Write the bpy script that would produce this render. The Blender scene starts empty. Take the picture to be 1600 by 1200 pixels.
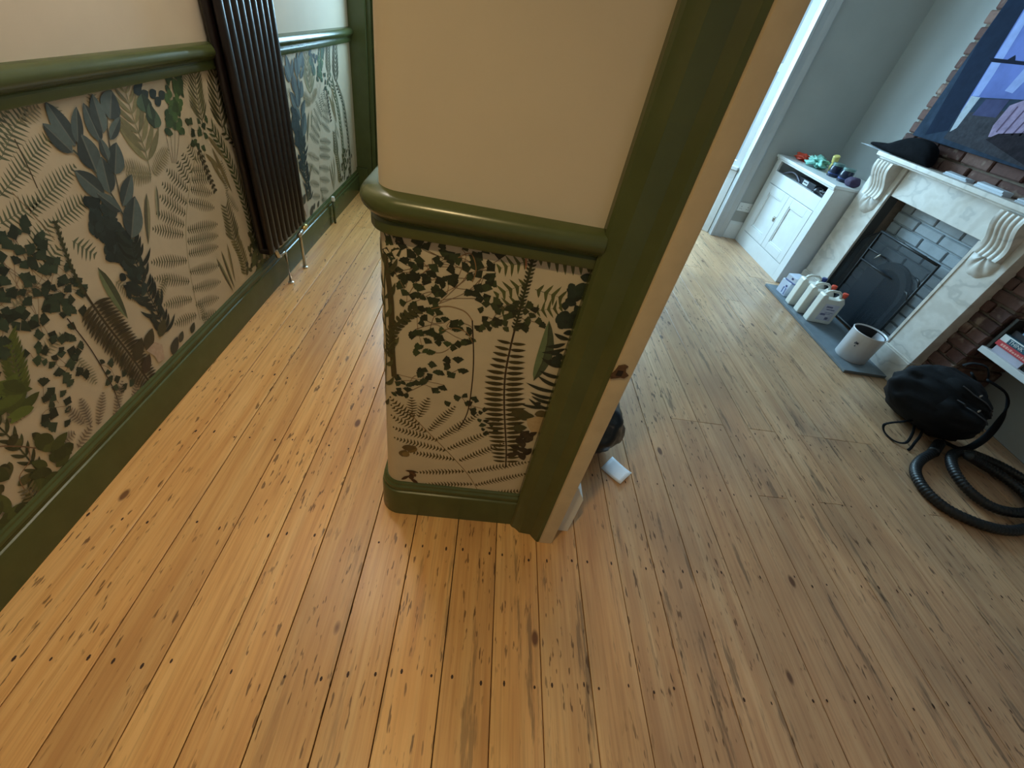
import bpy, bmesh, math, random
import numpy as np
from mathutils import Vector, Matrix, noise
random.seed(7)
scene = bpy.context.scene
COL = scene.collection

# ------------------------------------------------------------------ camera
CW, CH, FPX, EYE = 1600.0, 1200.0, 659.3, 1.45
AX = np.array([0.98508156, 0.13297858, 0.10922923])    # world X (towards the fireplace) in camera space (right, down, forward)
AY = np.array([0.00680191, -0.66431968, 0.74741762])   # world Y (along the floorboards)
AV = np.array([-0.17195366, 0.73552434, 0.65531357])   # straight down
cam_data = bpy.data.cameras.new('camera')
cam_data.sensor_fit = 'HORIZONTAL'; cam_data.sensor_width = 36.0
cam_data.lens = FPX / CW * 36.0
cam_data.clip_start = 0.02
cam = bpy.data.objects.new('camera', cam_data); COL.objects.link(cam)
right = Vector((AX[0], AY[0], -AV[0])); up = -Vector((AX[1], AY[1], -AV[1])); back = -Vector((AX[2], AY[2], -AV[2]))
M = Matrix.Identity(4)
for i in range(3):
    M[i][0] = right[i]; M[i][1] = up[i]; M[i][2] = back[i]
M[2][3] = EYE
cam.matrix_world = M
scene.camera = cam

def ray(u, v):
    p = np.array([u - 800.0, v - 600.0, FPX]); return np.array([p @ AX, p @ AY, -(p @ AV)])
def on_z(u, v, z=0.0):
    r = ray(u, v); t = (z - EYE) / r[2]; return Vector((r[0]*t, r[1]*t, z))
def on_y(u, v, Y):
    r = ray(u, v); t = Y / r[1]; return Vector((r[0]*t, Y, EYE + r[2]*t))
def on_x(u, v, X):
    r = ray(u, v); t = X / r[0]; return Vector((X, r[1]*t, EYE + r[2]*t))

# ------------------------------------------------------------------ light
vs = scene.view_settings
vs.view_transform = 'Standard'; vs.look = 'None'; vs.gamma = 1.0; vs.use_curve_mapping = False
vs.exposure = 0.0
world = bpy.data.worlds.new('sky'); scene.world = world; world.use_nodes = True
bg = world.node_tree.nodes['Background']
bg.inputs[0].default_value = (0.42, 0.70, 0.92, 1); bg.inputs[1].default_value = 0.9

def area(name, loc, target, sx, sy, power, color):
    l = bpy.data.lights.new(name, 'AREA'); l.shape = 'RECTANGLE'; l.size = sx; l.size_y = sy
    l.energy = power; l.color = color
    o = bpy.data.objects.new(name, l); COL.objects.link(o); o.location = loc
    o.rotation_euler = (Vector(target) - Vector(loc)).to_track_quat('-Z', 'Y').to_euler()
    return o
def bulb(name, loc, power, color, r):
    l = bpy.data.lights.new(name, 'POINT'); l.energy = power; l.color = color; l.shadow_soft_size = r
    o = bpy.data.objects.new(name, l); COL.objects.link(o); o.location = loc; return o
DAY = (0.45, 0.77, 1.0)
area('bay_daylight', (1.5, 5.35, 1.55), (1.5, 4.0, 1.1), 1.1, 1.5, 195, DAY)
area('bay_side_daylight', (0.62, 5.05, 1.55), (2.2, 3.6, 1.0), 0.7, 1.5, 32, DAY)
area('front_door_daylight', (-0.68, 4.36, 1.55), (-0.75, 2.0, 0.9), 0.6, 1.0, 48, (0.45, 0.78, 1.0))
def downlight(name, loc, power, color, r, cone, blend):
    l = bpy.data.lights.new(name, 'SPOT'); l.energy = power; l.color = color; l.shadow_soft_size = r
    l.spot_size = math.radians(cone); l.spot_blend = blend
    o = bpy.data.objects.new(name, l); COL.objects.link(o); o.location = loc; return o
downlight('hall_lamp', (-0.32, -0.05, 2.52), 60, (1.0, 0.735, 0.35), 0.06, 116, 0.9)
bulb('hall_pendant', (-0.62, 1.6, 2.38), 22, (1.0, 0.90, 0.76), 0.08)
bulb('room_lamp', (1.75, -0.85, 2.35), 4.5, (1.0, 0.80, 0.60), 0.12)

# ------------------------------------------------------------------ helpers
def srgb(r, g, b):
    f = lambda c: (c/255.0/12.92) if c/255.0 <= 0.04045 else ((c/255.0 + 0.055)/1.055)**2.4
    return (f(r), f(g), f(b), 1.0)

class N:
    """small node-tree helper"""
    def __init__(self, name):
        self.m = bpy.data.materials.new(name); self.m.use_nodes = True
        self.t = self.m.node_tree; self.b = self.t.nodes['Principled BSDF']
    def n(self, typ, **kw):
        x = self.t.nodes.new(typ)
        for k, v in kw.items(): setattr(x, k, v)
        return x
    def l(self, a, b): self.t.links.new(a, b)
    def pos(self, scale=(1, 1, 1), rnd=0.0):
        g = self.n('ShaderNodeNewGeometry')
        mp = self.n('ShaderNodeMapping'); mp.inputs['Scale'].default_value = scale
        src = g.outputs['Position']
        if rnd:
            oi = self.n('ShaderNodeObjectInfo'); ml = self.n('ShaderNodeMath', operation='MULTIPLY'); ml.inputs[1].default_value = rnd
            self.l(oi.outputs['Random'], ml.inputs[0])
            ad = self.n('ShaderNodeVectorMath', operation='ADD'); self.l(src, ad.inputs[0]); self.l(ml.outputs[0], ad.inputs[1]); src = ad.outputs[0]
        self.l(src, mp.inputs['Vector']); return mp.outputs[0]
    def noise(self, vec, scale, detail=3.0, rough=0.55):
        x = self.n('ShaderNodeTexNoise'); x.inputs['Scale'].default_value = scale; x.inputs['Detail'].default_value = detail
        x.inputs['Roughness'].default_value = rough; self.l(vec, x.inputs['Vector']); return x.outputs['Fac']
    def ramp(self, fac, stops):
        x = self.n('ShaderNodeValToRGB'); e = x.color_ramp.elements
        while len(e) < len(stops): e.new(0.5)
        for i, (p, c) in enumerate(stops):
            e[i].position = p; e[i].color = c if len(c) == 4 else (*c, 1)
        self.l(fac, x.inputs[0]); return x.outputs[0]
    def step(self, fac, a, b):
        x = self.n('ShaderNodeMapRange'); x.inputs[1].default_value = a; x.inputs[2].default_value = b
        self.l(fac, x.inputs[0]); return x.outputs[0]
    def mix(self, fac, a, b, mode='MIX'):
        x = self.n('ShaderNodeMix', data_type='RGBA', blend_type=mode)
        for s, v in ((x.inputs[0], fac), (x.inputs[6], a), (x.inputs[7], b)):
            if hasattr(v, 'links'): self.l(v, s)
            elif isinstance(v, (int, float)): s.default_value = v
            else: s.default_value = v
        return x.outputs[2]
    def mul(self, a, b, op='MULTIPLY'):
        x = self.n('ShaderNodeMath', operation=op)
        for s, v in ((x.inputs[0], a), (x.inputs[1], b)):
            if hasattr(v, 'links'): self.l(v, s)
            else: s.default_value = v
        return x.outputs[0]
    def col(self, c):
        if hasattr(c, 'links'): self.l(c, self.b.inputs['Base Color'])
        else: self.b.inputs['Base Color'].default_value = c
    def rough(self, r):
        if hasattr(r, 'links'): self.l(r, self.b.inputs['Roughness'])
        else: self.b.inputs['Roughness'].default_value = r
    def bump(self, h, strength=0.3, dist=0.002):
        x = self.n('ShaderNodeBump'); x.inputs['Strength'].default_value = strength; x.inputs['Distance'].default_value = dist
        self.l(h, x.inputs['Height']); self.l(x.outputs[0], self.b.inputs['Normal'])

MATS = {}
def paint(name, c, rough=0.4, var=0.12, scale=9.0, bump=0.08, metallic=0.0, spec=0.5):
    """plain surface with slight procedural mottling and relief"""
    if name in MATS: return MATS[name]
    s = N(name); p = s.pos()
    f = s.noise(p, scale, 4.0)
    d = tuple(x*(1-var) for x in c[:3]) + (1,); u = tuple(min(1, x*(1+var)) for x in c[:3]) + (1,)
    s.col(s.ramp(f, [(0.3, d), (0.7, u)])); s.rough(rough); s.b.inputs['Metallic'].default_value = metallic; s.b.inputs['Specular IOR Level'].default_value = spec
    if bump: s.bump(s.noise(p, scale*14, 2.0), bump, 0.001)
    MATS[name] = s.m; return s.m

def make_floor_mat():
    s = N('pine_boards')
    oi = s.n('ShaderNodeObjectInfo')
    p1 = s.pos((26, 1.1, 1), 13.0)
    grain = s.noise(p1, 1.0, 6.0, 0.62)
    fine = s.noise(s.pos((130, 3.2, 1), 7.0), 1.0, 3.0, 0.6)
    blot = s.noise(s.pos((3.0, 0.9, 1), 5.0), 1.0, 3.0)
    base = s.ramp(grain, [(0.25, srgb(204, 152, 98)), (0.5, srgb(226, 182, 126)), (0.75, srgb(238, 204, 152))])
    tone = s.ramp(oi.outputs['Random'], [(0.0, srgb(240, 236, 232)), (0.35, srgb(255, 253, 250)), (0.7, srgb(252, 245, 238)), (1.0, srgb(244, 240, 236))])
    base = s.mix(1.0, base, tone, 'MULTIPLY')
    base = s.mix(s.mul(s.step(fine, 0.45, 0.75), 0.35), base, srgb(140, 88, 44))
    base = s.mix(s.mul(s.step(blot, 0.48, 0.78), 0.45), base, srgb(150, 108, 74))
    # worn grey-black streaks, more of them away from the left wall
    g = s.n('ShaderNodeNewGeometry'); sx = s.n('ShaderNodeSeparateXYZ'); s.l(g.outputs['Position'], sx.inputs[0])
    wear = s.step(sx.outputs[0], -0.75, 0.35)
    streak = s.noise(s.pos((24, 2.0, 1), 21.0), 1.0, 5.0, 0.7)
    smask = s.mul(s.mul(s.step(streak, 0.575, 0.635), wear), 0.62)
    base = s.mix(smask, base, srgb(98, 80, 62))
    dirt = s.noise(s.pos((2.4, 1.7, 1)), 1.0, 3.0)
    base = s.mix(s.mul(s.mul(s.step(dirt, 0.40, 0.70), wear), 0.42), base, srgb(128, 104, 86))
    # short dark flecks
    fl = s.noise(s.pos((95, 17, 1), 9.0), 1.0, 2.0, 0.5)
    flm = s.noise(s.pos((5, 1.6, 1), 3.0), 1.0, 2.0)
    fleck = s.mul(s.step(fl, 0.635, 0.68), s.step(flm, 0.38, 0.54))
    base = s.mix(s.mul(fleck, 0.75), base, srgb(74, 44, 20))
    # knots
    v = s.n('ShaderNodeTexVoronoi'); v.inputs['Scale'].default_value = 1.0; v.inputs['Randomness'].default_value = 1.0
    s.l(s.pos((6.2, 2.9, 1), 17.0), v.inputs['Vector'])
    kn = s.step(v.outputs['Distance'], 0.085, 0.05)
    base = s.mix(s.mul(kn, 0.85), base, srgb(88, 46, 20))
    # the living-room boards are bare and greyer, the hall boards varnished
    edge = s.n('ShaderNodeMath', operation='ADD'); s.l(sx.outputs[0], edge.inputs[0]); s.l(s.mul(s.noise(s.pos((5, 1.2, 1)), 1.0, 3.0), 0.5), edge.inputs[1])
    bare = s.step(edge.outputs[0], 0.45, 1.15)
    hs = s.n('ShaderNodeHueSaturation'); hs.inputs['Saturation'].default_value = 0.80; hs.inputs['Value'].default_value = 0.90; s.l(base, hs.inputs['Color'])
    base = s.mix(bare, s.mix(1.0, base, (1.0, 0.94, 0.80, 1), 'MULTIPLY'), s.mix(1.0, hs.outputs[0], (1.0, 0.90, 0.84, 1), 'MULTIPLY'))
    s.col(base)
    s.rough(s.mul(s.step(blot, 0.2, 0.8), 0.16, 'MULTIPLY'))
    r = s.n('ShaderNodeMath', operation='ADD'); s.l(s.mul(blot, 0.2), r.inputs[0]); r.inputs[1].default_value = 0.24
    s.rough(r.outputs[0])
    s.b.inputs['Specular IOR Level'].default_value = 0.5
    s.bump(s.mul(grain, s.mul(fleck, -0.6), 'ADD'), 0.25, 0.0012)
    return s.m

def make_brick_mat():
    s = N('old_brick'); oi = s.n('ShaderNodeObjectInfo')
    c = s.ramp(oi.outputs['Random'], [(0, srgb(104, 74, 66)), (0.4, srgb(88, 56, 50)), (0.75, srgb(122, 92, 82)), (1, srgb(74, 52, 50))])
    f = s.noise(s.pos((1, 1, 1), 4.0), 34, 5.0)
    c = s.mix(s.mul(s.step(f, 0.45, 0.75), 0.5), c, srgb(70, 48, 42))
    f2 = s.noise(s.pos(), 9, 3.0)
    c = s.mix(s.mul(s.step(f2, 0.56, 0.66), 0.55), c, srgb(168, 150, 132))
    s.col(c); s.rough(0.9); s.bump(f, 0.7, 0.004); return s.m

def make_marble_mat():
    s = N('worn_marble'); w = s.n('ShaderNodeTexWave', wave_type='BANDS'); w.inputs['Scale'].default_value = 1.6; w.inputs['Distortion'].default_value = 14
    w.inputs['Detail'].default_value = 4; w.inputs['Detail Scale'].default_value = 1.5
    s.l(s.pos((1, 1, 1.4)), w.inputs['Vector'])
    c = s.ramp(w.outputs['Fac'], [(0.0, srgb(196, 191, 184)), (0.05, srgb(214, 208, 200)), (0.6, srgb(222, 216, 208)), (1.0, srgb(208, 201, 192))])
    f = s.noise(s.pos(), 7, 4.0); c = s.mix(s.mul(s.step(f, 0.5, 0.8), 0.5), c, srgb(186, 172, 152))
    s.col(c); s.rough(0.42); s.bump(s.noise(s.pos(), 60, 3.0), 0.12, 0.001); return s.m

def make_glass():
    m = bpy.data.materials.new('window_glass'); m.use_nodes = True; t = m.node_tree; t.nodes.clear()
    o = t.nodes.new('ShaderNodeOutputMaterial'); mx = t.nodes.new('ShaderNodeMixShader'); tr = t.nodes.new('ShaderNodeBsdfTransparent'); gl = t.nodes.new('ShaderNodeBsdfGlossy')
    gl.inputs['Roughness'].default_value = 0.02; mx.inputs[0].default_value = 0.07
    t.links.new(tr.outputs[0], mx.inputs[1]); t.links.new(gl.outputs[0], mx.inputs[2]); t.links.new(mx.outputs[0], o.inputs[0]); return m

def make_print():
    s = N('botanical_print'); a = s.n('ShaderNodeAttribute', attribute_name='Col')
    f = s.noise(s.pos(), 70, 3.0)
    s.col(s.mix(s.mul(s.step(f, 0.35, 0.75), 0.35), a.outputs['Color'], (0.55, 0.5, 0.4, 1), 'MULTIPLY')); s.rough(0.62); return s.m

def make_rubber_cloth(name, c, rough=0.85):
    s = N(name); f = s.noise(s.pos(), 26, 4.0)
    s.col(s.mix(f, c, tuple(x*1.7 for x in c[:3]) + (1,))); s.rough(rough); s.b.inputs['Specular IOR Level'].default_value = 0.22; s.bump(s.noise(s.pos(), 240, 2.0), 0.4, 0.001); return s.m

FLOOR = make_floor_mat(); BRICK = make_brick_mat(); MARBLE = make_marble_mat(); GLASS = make_glass(); PRINT = make_print()
PLASTER = paint('warm_plaster', srgb(200, 188, 168), 0.75, 0.03, 5, 0.12)
PLASTER_R = paint('grey_plaster', srgb(176, 178, 176), 0.75, 0.04, 4, 0.12)
CEIL = paint('ceiling_white', srgb(225, 222, 215), 0.8, 0.03)
GREEN = paint('green_gloss_paint', srgb(74, 83, 48), 0.26, 0.08, 12, 0.05)
PAPER = paint('wallpaper_ground', srgb(192, 180, 156), 0.6, 0.04, 14, 0.1)
CREAM = paint('cream_paint', srgb(200, 182, 150), 0.4, 0.06, 20, 0.05)
WHITE = paint('white_paint', srgb(222, 224, 224), 0.38, 0.03, 12, 0.04)
DARKGAP = paint('dark_subfloor', srgb(36, 24, 14), 0.9)
BLACKMETAL = paint('black_radiator_enamel', srgb(26, 18, 17), 0.33, 0.2, 12, 0.03)
IRON = paint('black_cast_iron', srgb(30, 33, 36), 0.45, 0.25, 30, 0.2)
CHROME = paint('dull_chrome', srgb(200, 196, 186), 0.28, 0.05, 30, 0, 0.9)
MORTAR = paint('lime_mortar', srgb(124, 108, 94), 0.95, 0.15, 30, 0.5)
SLATE = paint('slate_hearth', srgb(112, 122, 130), 0.5, 0.12, 14, 0.15)
PBRICK = paint('grey_painted_brick', srgb(158, 166, 172), 0.7, 0.12, 14, 0.3)
PLASTIC = paint('white_plastic', srgb(226, 228, 228), 0.35, 0.02, 12, 0)
BLACKCLOTH = make_rubber_cloth('black_nylon', (0.0035, 0.0042, 0.006, 1), 0.75)
BLACKRUB = paint('black_ribbed_plastic', srgb(24, 25, 28), 0.42, 0.2, 40, 0.05)

def chain(o):
    m = o.matrix_basis.copy()
    return m if o.parent is None else chain(o.parent) @ o.matrix_parent_inverse @ m
class MB:
    def __init__(self): self.v = []; self.f = []; self.mi = []
    def add(self, vs_, fs, mi=0):
        o = len(self.v); self.v += [tuple(p) for p in vs_]; self.f += [tuple(i + o for i in f) for f in fs]; self.mi += [mi]*len(fs); return self
    def box(self, x0, x1, y0, y1, z0, z1, mi=0):
        v = [(x0,y0,z0),(x1,y0,z0),(x1,y1,z0),(x0,y1,z0),(x0,y0,z1),(x1,y0,z1),(x1,y1,z1),(x0,y1,z1)]
        return self.add(v, [(0,3,2,1),(4,5,6,7),(0,1,5,4),(1,2,6,5),(2,3,7,6),(3,0,4,7)], mi)
    def prism(self, prof, a, b, place, mi=0):
        """prof: closed 2D loop; place(p, t) -> 3D at both ends a, b"""
        n = len(prof); v = [place(p, a) for p in prof] + [place(p, b) for p in prof]
        fs = [(i, (i+1) % n, n + (i+1) % n, n + i) for i in range(n)] + [tuple(range(n-1, -1, -1)), tuple(range(n, 2*n))]
        return self.add(v, fs, mi)
    def grid(self, rows, mi=0, close=False):
        n = len(rows[0]); v = [p for r in rows for p in r]; fs = []
        for i in range(len(rows)-1):
            for j in range(n if close else n-1):
                k = (j+1) % n; fs.append((i*n+j, i*n+k, (i+1)*n+k, (i+1)*n+j))
        return self.add(v, fs, mi)
    def tube(self, path, r, seg=8, mi=0, caps=True, flat=1.0):
        path = [Vector(p) for p in path]; rows = []
        up_ = Vector((0, 0, 1))
        for i, p in enumerate(path):
            t = (path[min(i+1, len(path)-1)] - path[max(i-1, 0)]).normalized()
            a = t.cross(up_); a = a.normalized() if a.length > 1e-4 else Vector((1, 0, 0))
            b = a.cross(t).normalized(); rr = r[i] if isinstance(r, (list, tuple)) else r
            rows.append([p + a*(rr*math.cos(2*math.pi*k/seg)) + b*(rr*flat*math.sin(2*math.pi*k/seg)) for k in range(seg)])
        o = len(self.v); self.grid(rows, mi, True)
        if caps:
            self.f.append(tuple(o + k for k in range(seg))[::-1]); self.f.append(tuple(o + (len(rows)-1)*seg + k for k in range(seg))); self.mi += [mi, mi]
        return self
    def lathe(self, prof, c, seg=24, mi=0, cap=True):
        rows = [[(c[0] + r*math.cos(2*math.pi*k/seg), c[1] + r*math.sin(2*math.pi*k/seg), c[2] + z) for k in range(seg)] for r, z in prof]
        o = len(self.v); self.grid(rows, mi, True)
        if cap:
            self.f.append(tuple(o + k for k in range(seg))[::-1]); self.f.append(tuple(o + (len(rows)-1)*seg + k for k in range(seg))); self.mi += [mi, mi]
        return self
    def mesh(self, name, mats, smooth=False, fix=True):
        me = bpy.data.meshes.new(name); me.from_pydata(self.v, [], self.f)
        for m in (mats if isinstance(mats, (list, tuple)) else [mats]): me.materials.append(m)
        if len(me.materials) > 1: me.polygons.foreach_set('material_index', self.mi)
        if fix:
            bm = bmesh.new(); bm.from_mesh(me); bmesh.ops.recalc_face_normals(bm, faces=bm.faces); bm.to_mesh(me); bm.free()
        if smooth: me.polygons.foreach_set('use_smooth', [True]*len(me.polygons))
        me.update(); return me
    def build(self, name, mats, parent=None, smooth=False, bevel=0.0, loc=None, seg=2, auto=None, fix=True, local=False):
        o = bpy.data.objects.new(name, self.mesh(name, mats, smooth, fix)); COL.objects.link(o)
        if parent:
            o.parent = parent
            if not local: o.matrix_parent_inverse = chain(parent).inverted()   # mesh is given in world coordinates
        if loc: o.location = loc
        if bevel:
            b = o.modifiers.new('bevel', 'BEVEL'); b.width = bevel; b.segments = seg; b.limit_method = 'ANGLE'; b.angle_limit = math.radians(40)
        if auto is not None:
            o.data.polygons.foreach_set('use_smooth', [True]*len(o.data.polygons)); o.data.set_sharp_from_angle(angle=math.radians(auto))
        return o

def empty(name, loc=(0, 0, 0), rz=0.0):
    o = bpy.data.objects.new(name, None); COL.objects.link(o); o.location = loc; o.rotation_euler = (0, 0, rz); o.empty_display_size = 0.05; return o
def tag(o, label, cat, group=None):
    o['label'] = label; o['category'] = cat
    if group: o['group'] = group
    return o
def struct(o, label=None):
    o['kind'] = 'structure'
    if label: o['label'] = label
    return o
def B(name, mat, x0, x1, y0, y1, z0, z1, parent=None, bevel=0.0):
    return MB().box(x0, x1, y0, y1, z0, z1).build(name, mat, parent, bevel=bevel)

# ------------------------------------------------------------------ room shell
XL = -1.185            # left wall face
YF = 0.868             # face of the partition end
XP0, XP1 = -0.228, 0.41
XR = 3.29              # fireplace wall (alcove backs)
YW = 4.57              # bay-window wall
XC = 2.96              # brick face of the chimney breast
CZ = 2.6
YB = -2.2

fl = struct(B('floor', DARKGAP, XL - 0.1, XR + 0.1, YB, 5.25, -0.08, -0.024), 'stripped pine floorboards running through hall and living room')
# boards: each one an object
edges = [-0.554 + 0.1497*k + (random.uniform(-0.006, 0.006)) for k in range(-5, 27)]
edges = [e for e in edges if XL + 0.06 < e < XR - 0.05]
edges = [XL] + edges + [XR]
nails = MB()
for i in range(len(edges) - 1):
    a, b = edges[i] + 0.0013, edges[i+1] - 0.0013
    if b - a < 0.03: continue
    cuts = [YB]
    if a > 0.95: cuts += [1.115 if (i % 3) else 1.553, 3.05 + 0.5*((i*7) % 3)] if i % 2 else [-0.6 + 0.1*(i % 4), 1.553, 3.6]
    elif a > 0.42: cuts += [2.4 + 0.4*(i % 3)] if i % 2 else [-1.1]
    elif i % 2: cuts += [-1.3 + 0.2*(i % 3), 2.9 + 0.35*(i % 4)]
    cuts += [5.25 if 0.5 < a < 2.4 else (4.3 if a < XP0 else YW)]
    if XP0 < a and b < XP1: cuts = [YB] + [1.0]
    for c0, c1 in zip(cuts[:-1], cuts[1:]):
        dz = random.uniform(-0.0012, 0.0)
        m = MB().box(a, b, c0 + 0.0008, c1 - 0.0008, -0.022, dz)
        o = m.build('plank', FLOOR, fl, bevel=0.0016)
    for k in range(-5, 12):                        # pairs of nails on each joist line
        y = 0.343 + 0.385*k + random.uniform(-0.012, 0.012)
        for fx in (0.2, 0.8):
            x = a + (b - a)*fx + random.uniform(-0.012, 0.012); yy = y + random.uniform(-0.01, 0.01)
            if random.random() < 0.85:
                rx, ry = random.uniform(0.0025, 0.0042), random.uniform(0.004, 0.0085)
                nails.add([(x + rx*math.cos(t*math.pi/3), yy + ry*math.sin(t*math.pi/3), 0.0004) for t in range(6)], [tuple(range(6))])
nl = nails.build('nail_heads', paint('rusty_nail', srgb(58, 34, 18), 0.7), fl); nl['kind'] = 'stuff'

struct(B('ceiling', CEIL, XL - 0.1, XR + 0.1, YB, 5.3, CZ, CZ + 0.1))
wl = struct(B('wall_left', PLASTER, XL - 0.1, XL, YB, 4.3, 0, CZ), 'cream plaster hall wall above green dado rail and fern wallpaper')
struct(B('wall_back', PLASTER, XL - 0.1, XR + 0.1, YB - 0.1, YB, 0, CZ))
wr = struct(B('wall_right', PLASTER_R, XR, XR + 0.1, YB, YW + 0.1, 0, CZ), 'grey plaster wall of the fireplace alcoves')

# partition block between hall and living room, bullnosed corner towards the hall
def foot(off, r=0.05, y0=YF, y1=4.56):
    x0 = XP0 - off; x1 = XP1; yy = y0 - off; R = r + off; pts = [(x1, y1), (x0, y1)]
    for k in range(9):
        t = math.pi + (math.pi/2)*k/8; pts.append((x0 + R + R*math.cos(t), yy + R + R*math.sin(t)))
    pts.append((x1, yy)); return pts
wp = MB().prism(foot(0), 0.0, CZ, lambda p, t: (p[0], p[1], t)).build('wall_middle', PLASTER, auto=35)
struct(wp, 'partition end with cream plaster above green dado and botanical wallpaper')

# moulding profiles: (projection from the wall, height)
DADO = [(0, 1.062), (0.016, 1.062), (0.018, 1.066), (0.018, 1.084), (0.014, 1.089), (0.018, 1.094), (0.028, 1.101), (0.035, 1.110), (0.038, 1.120), (0.036, 1.130), (0.031, 1.138), (0.022, 1.144), (0, 1.147)]
SKIRT = [(0, 0.0), (0.020, 0.0), (0.020, 0.128), (0.018, 0.134), (0.013, 0.137), (0.013, 0.146), (0.016, 0.151), (0.015, 0.160), (0.009, 0.166), (0.008, 0.172), (0.003, 0.178), (0, 0.178)]
def moulding_path(prof, path, name, mat, parent=None):
    """path: function off -> list of (x, y); sweeps prof along it"""
    rows = [[(x, y, h) for (x, y) in path(d)] for d, h in prof]
    n = len(rows[0]); m = MB().grid(rows)
    for e in (0, n-1):
        m.f.append(tuple(k*n + e for k in range(len(rows)))); m.mi.append(0)
    return m.build(name, mat, parent, auto=30)
def left_path(y0, y1): return lambda d: [(XL + d, y0), (XL + d, y1)]
def mid_path(x_end):
    def f(d):
        p = foot(d); q = [(p[1][0], 4.05)] + p[2:-1] + [(x_end, p[-1][1])]; return q
    return f
moulding_path(DADO, left_path(YB, 4.03), 'dado_rail', GREEN, wl)
bl = struct(moulding_path(SKIRT, left_path(YB, 4.03), 'baseboard_left', GREEN), 'moulded green skirting board along the hall wall')
moulding_path(DADO, mid_path(0.246), 'dado_rail', GREEN, wp)
struct(moulding_path(SKIRT, mid_path(0.262), 'baseboard_middle', GREEN), 'green skirting board wrapping the rounded partition end')

# door architrave and lining at the living-room opening
tr = struct(MB().prism([(0.240, YF), (0.240, YF - 0.022), (0.246, YF - 0.030), (0.256, YF - 0.034), (0.268, YF - 0.044), (0.274, YF - 0.050), (0.290, YF - 0.052), (0.316, YF - 0.054), (0.320, YF - 0.060), (0.336, YF - 0.078), (0.347, YF - 0.082), (0.349, YF - 0.080), (0.349, YF)],
      0.0, CZ, lambda p, t: (p[0], p[1], t)).build('trim_1', GREEN, auto=25), 'dark green moulded door architrave')
ln = struct(MB().prism([(0.349, 0.90), (0.349, YF - 0.079), (0.353, YF - 0.083), (0.392, YF - 0.083), (0.399, YF - 0.080), (0.402, YF - 0.072), (0.402, 0.90)],
      0.0, CZ, lambda p, t: (p[0], p[1], t)).build('trim_2', CREAM, auto=25), 'cream edge of the door lining beside the green architrave')
# chipped latch recess on the lining edge
sk = on_y(970, 581, YF - 0.084)
cx, cz = sk.x, sk.z
chip = [(-0.019, -0.024), (-0.006, -0.020), (0.004, -0.016), (0.014, -0.017), (0.022, -0.006), (0.012, 0.002), (0.008, 0.014), (0.012, 0.020), (0.002, 0.024), (-0.012, 0.018), (-0.015, 0.004), (-0.021, -0.010)]
lp = MB().prism(chip, 0, 0.004, lambda p, t: (cx + p[0], YF - 0.0835 - t, cz + p[1])).build('latch_keep', paint('rusty_steel', srgb(96, 72, 52), 0.5, 0.3, 60, 0.2, 0.4), ln, bevel=0.0008)
lp['label'] = 'rusty brown latch keep let into the cream edge'
MB().box(cx - 0.010, cx + 0.004, YF - 0.089, YF - 0.0872, cz - 0.010, cz + 0.006).build('latch_hole', paint('latch_dark', srgb(34, 24, 18), 0.8), lp)

# living-room skirting seen end-on past the lining
LSK = [(0.0005, 0), (0.055, 0), (0.055, 0.215), (0.050, 0.228), (0.036, 0.250), (0.022, 0.280), (0.012, 0.292), (0.0005, 0.294)]
struct(MB().prism(LSK, 0.842, YW, lambda p, t: (XP1 + p[0], t, p[1])).build('baseboard_right', WHITE, bevel=0.001), 'white living room skirting board end beside the door lining')

# hall end: glazed front door in a green frame
we = struct(MB().box(XL, XP0, 4.05, 4.15, 2.2, CZ).box(XL, -1.03, 4.05, 4.15, 0, 2.2).box(-0.34, XP0 + 0.001, 4.05, 4.15, 0, 2.2).build('wall_end', GREEN), 'green panelled end of the hall')
struct(B('trim_3', GREEN, XL, -1.06, 4.012, 4.05, 0, 2.25, bevel=0.004), 'green door frame at the end of the hall')
struct(B('trim_4', GREEN, XL, -1.09, 3.99, 4.012, 0, 0.2, bevel=0.004), 'green plinth block of the hall door frame')
dr = struct(MB().box(-1.03, -0.94, 4.08, 4.12, 0, 2.2).box(-0.43, -0.34, 4.08, 4.12, 0, 2.2).box(-0.94, -0.43, 4.08, 4.12, 0, 0.85).box(-0.94, -0.43, 4.08, 4.12, 2.05, 2.2).build('door_1', GREEN, bevel=0.003), 'green front door with tall glass pane')
B('pane', GLASS, -0.94, -0.43, 4.095, 4.10, 0.85, 2.05, dr)

# bay window wall
wf = struct(MB().box(XP1, 0.80, YW, YW + 0.1, 0, CZ).box(2.42, XR + 0.1, YW, YW + 0.1, 0, CZ).box(0.80, 2.42, YW, YW + 0.1, 2.35, CZ).build('wall_far', PLASTER_R), 'grey plaster wall beside the bay window')
BAY = [(2.42, YW + 0.05), (1.98, 5.12), (1.02, 5.12), (0.80, YW + 0.05)]
def seg_box(p, q, t0, t1, d0, d1, z0, z1, mb):
    p = Vector(p); q = Vector(q); e = q - p; L = e.length; e.normalize(); nn = Vector((-e.y, e.x))   # points out of the room
    if nn.y < 0: nn = -nn
    c = [(p + e*(t0*L) + nn*d0), (p + e*(t1*L) + nn*d0), (p + e*(t1*L) + nn*d1), (p + e*(t0*L) + nn*d1)]
    mb.add([(a.x, a.y, z0) for a in c] + [(a.x, a.y, z1) for a in c], [(0,3,2,1),(4,5,6,7),(0,1,5,4),(1,2,6,5),(2,3,7,6),(3,0,4,7)])
    return mb
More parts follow.
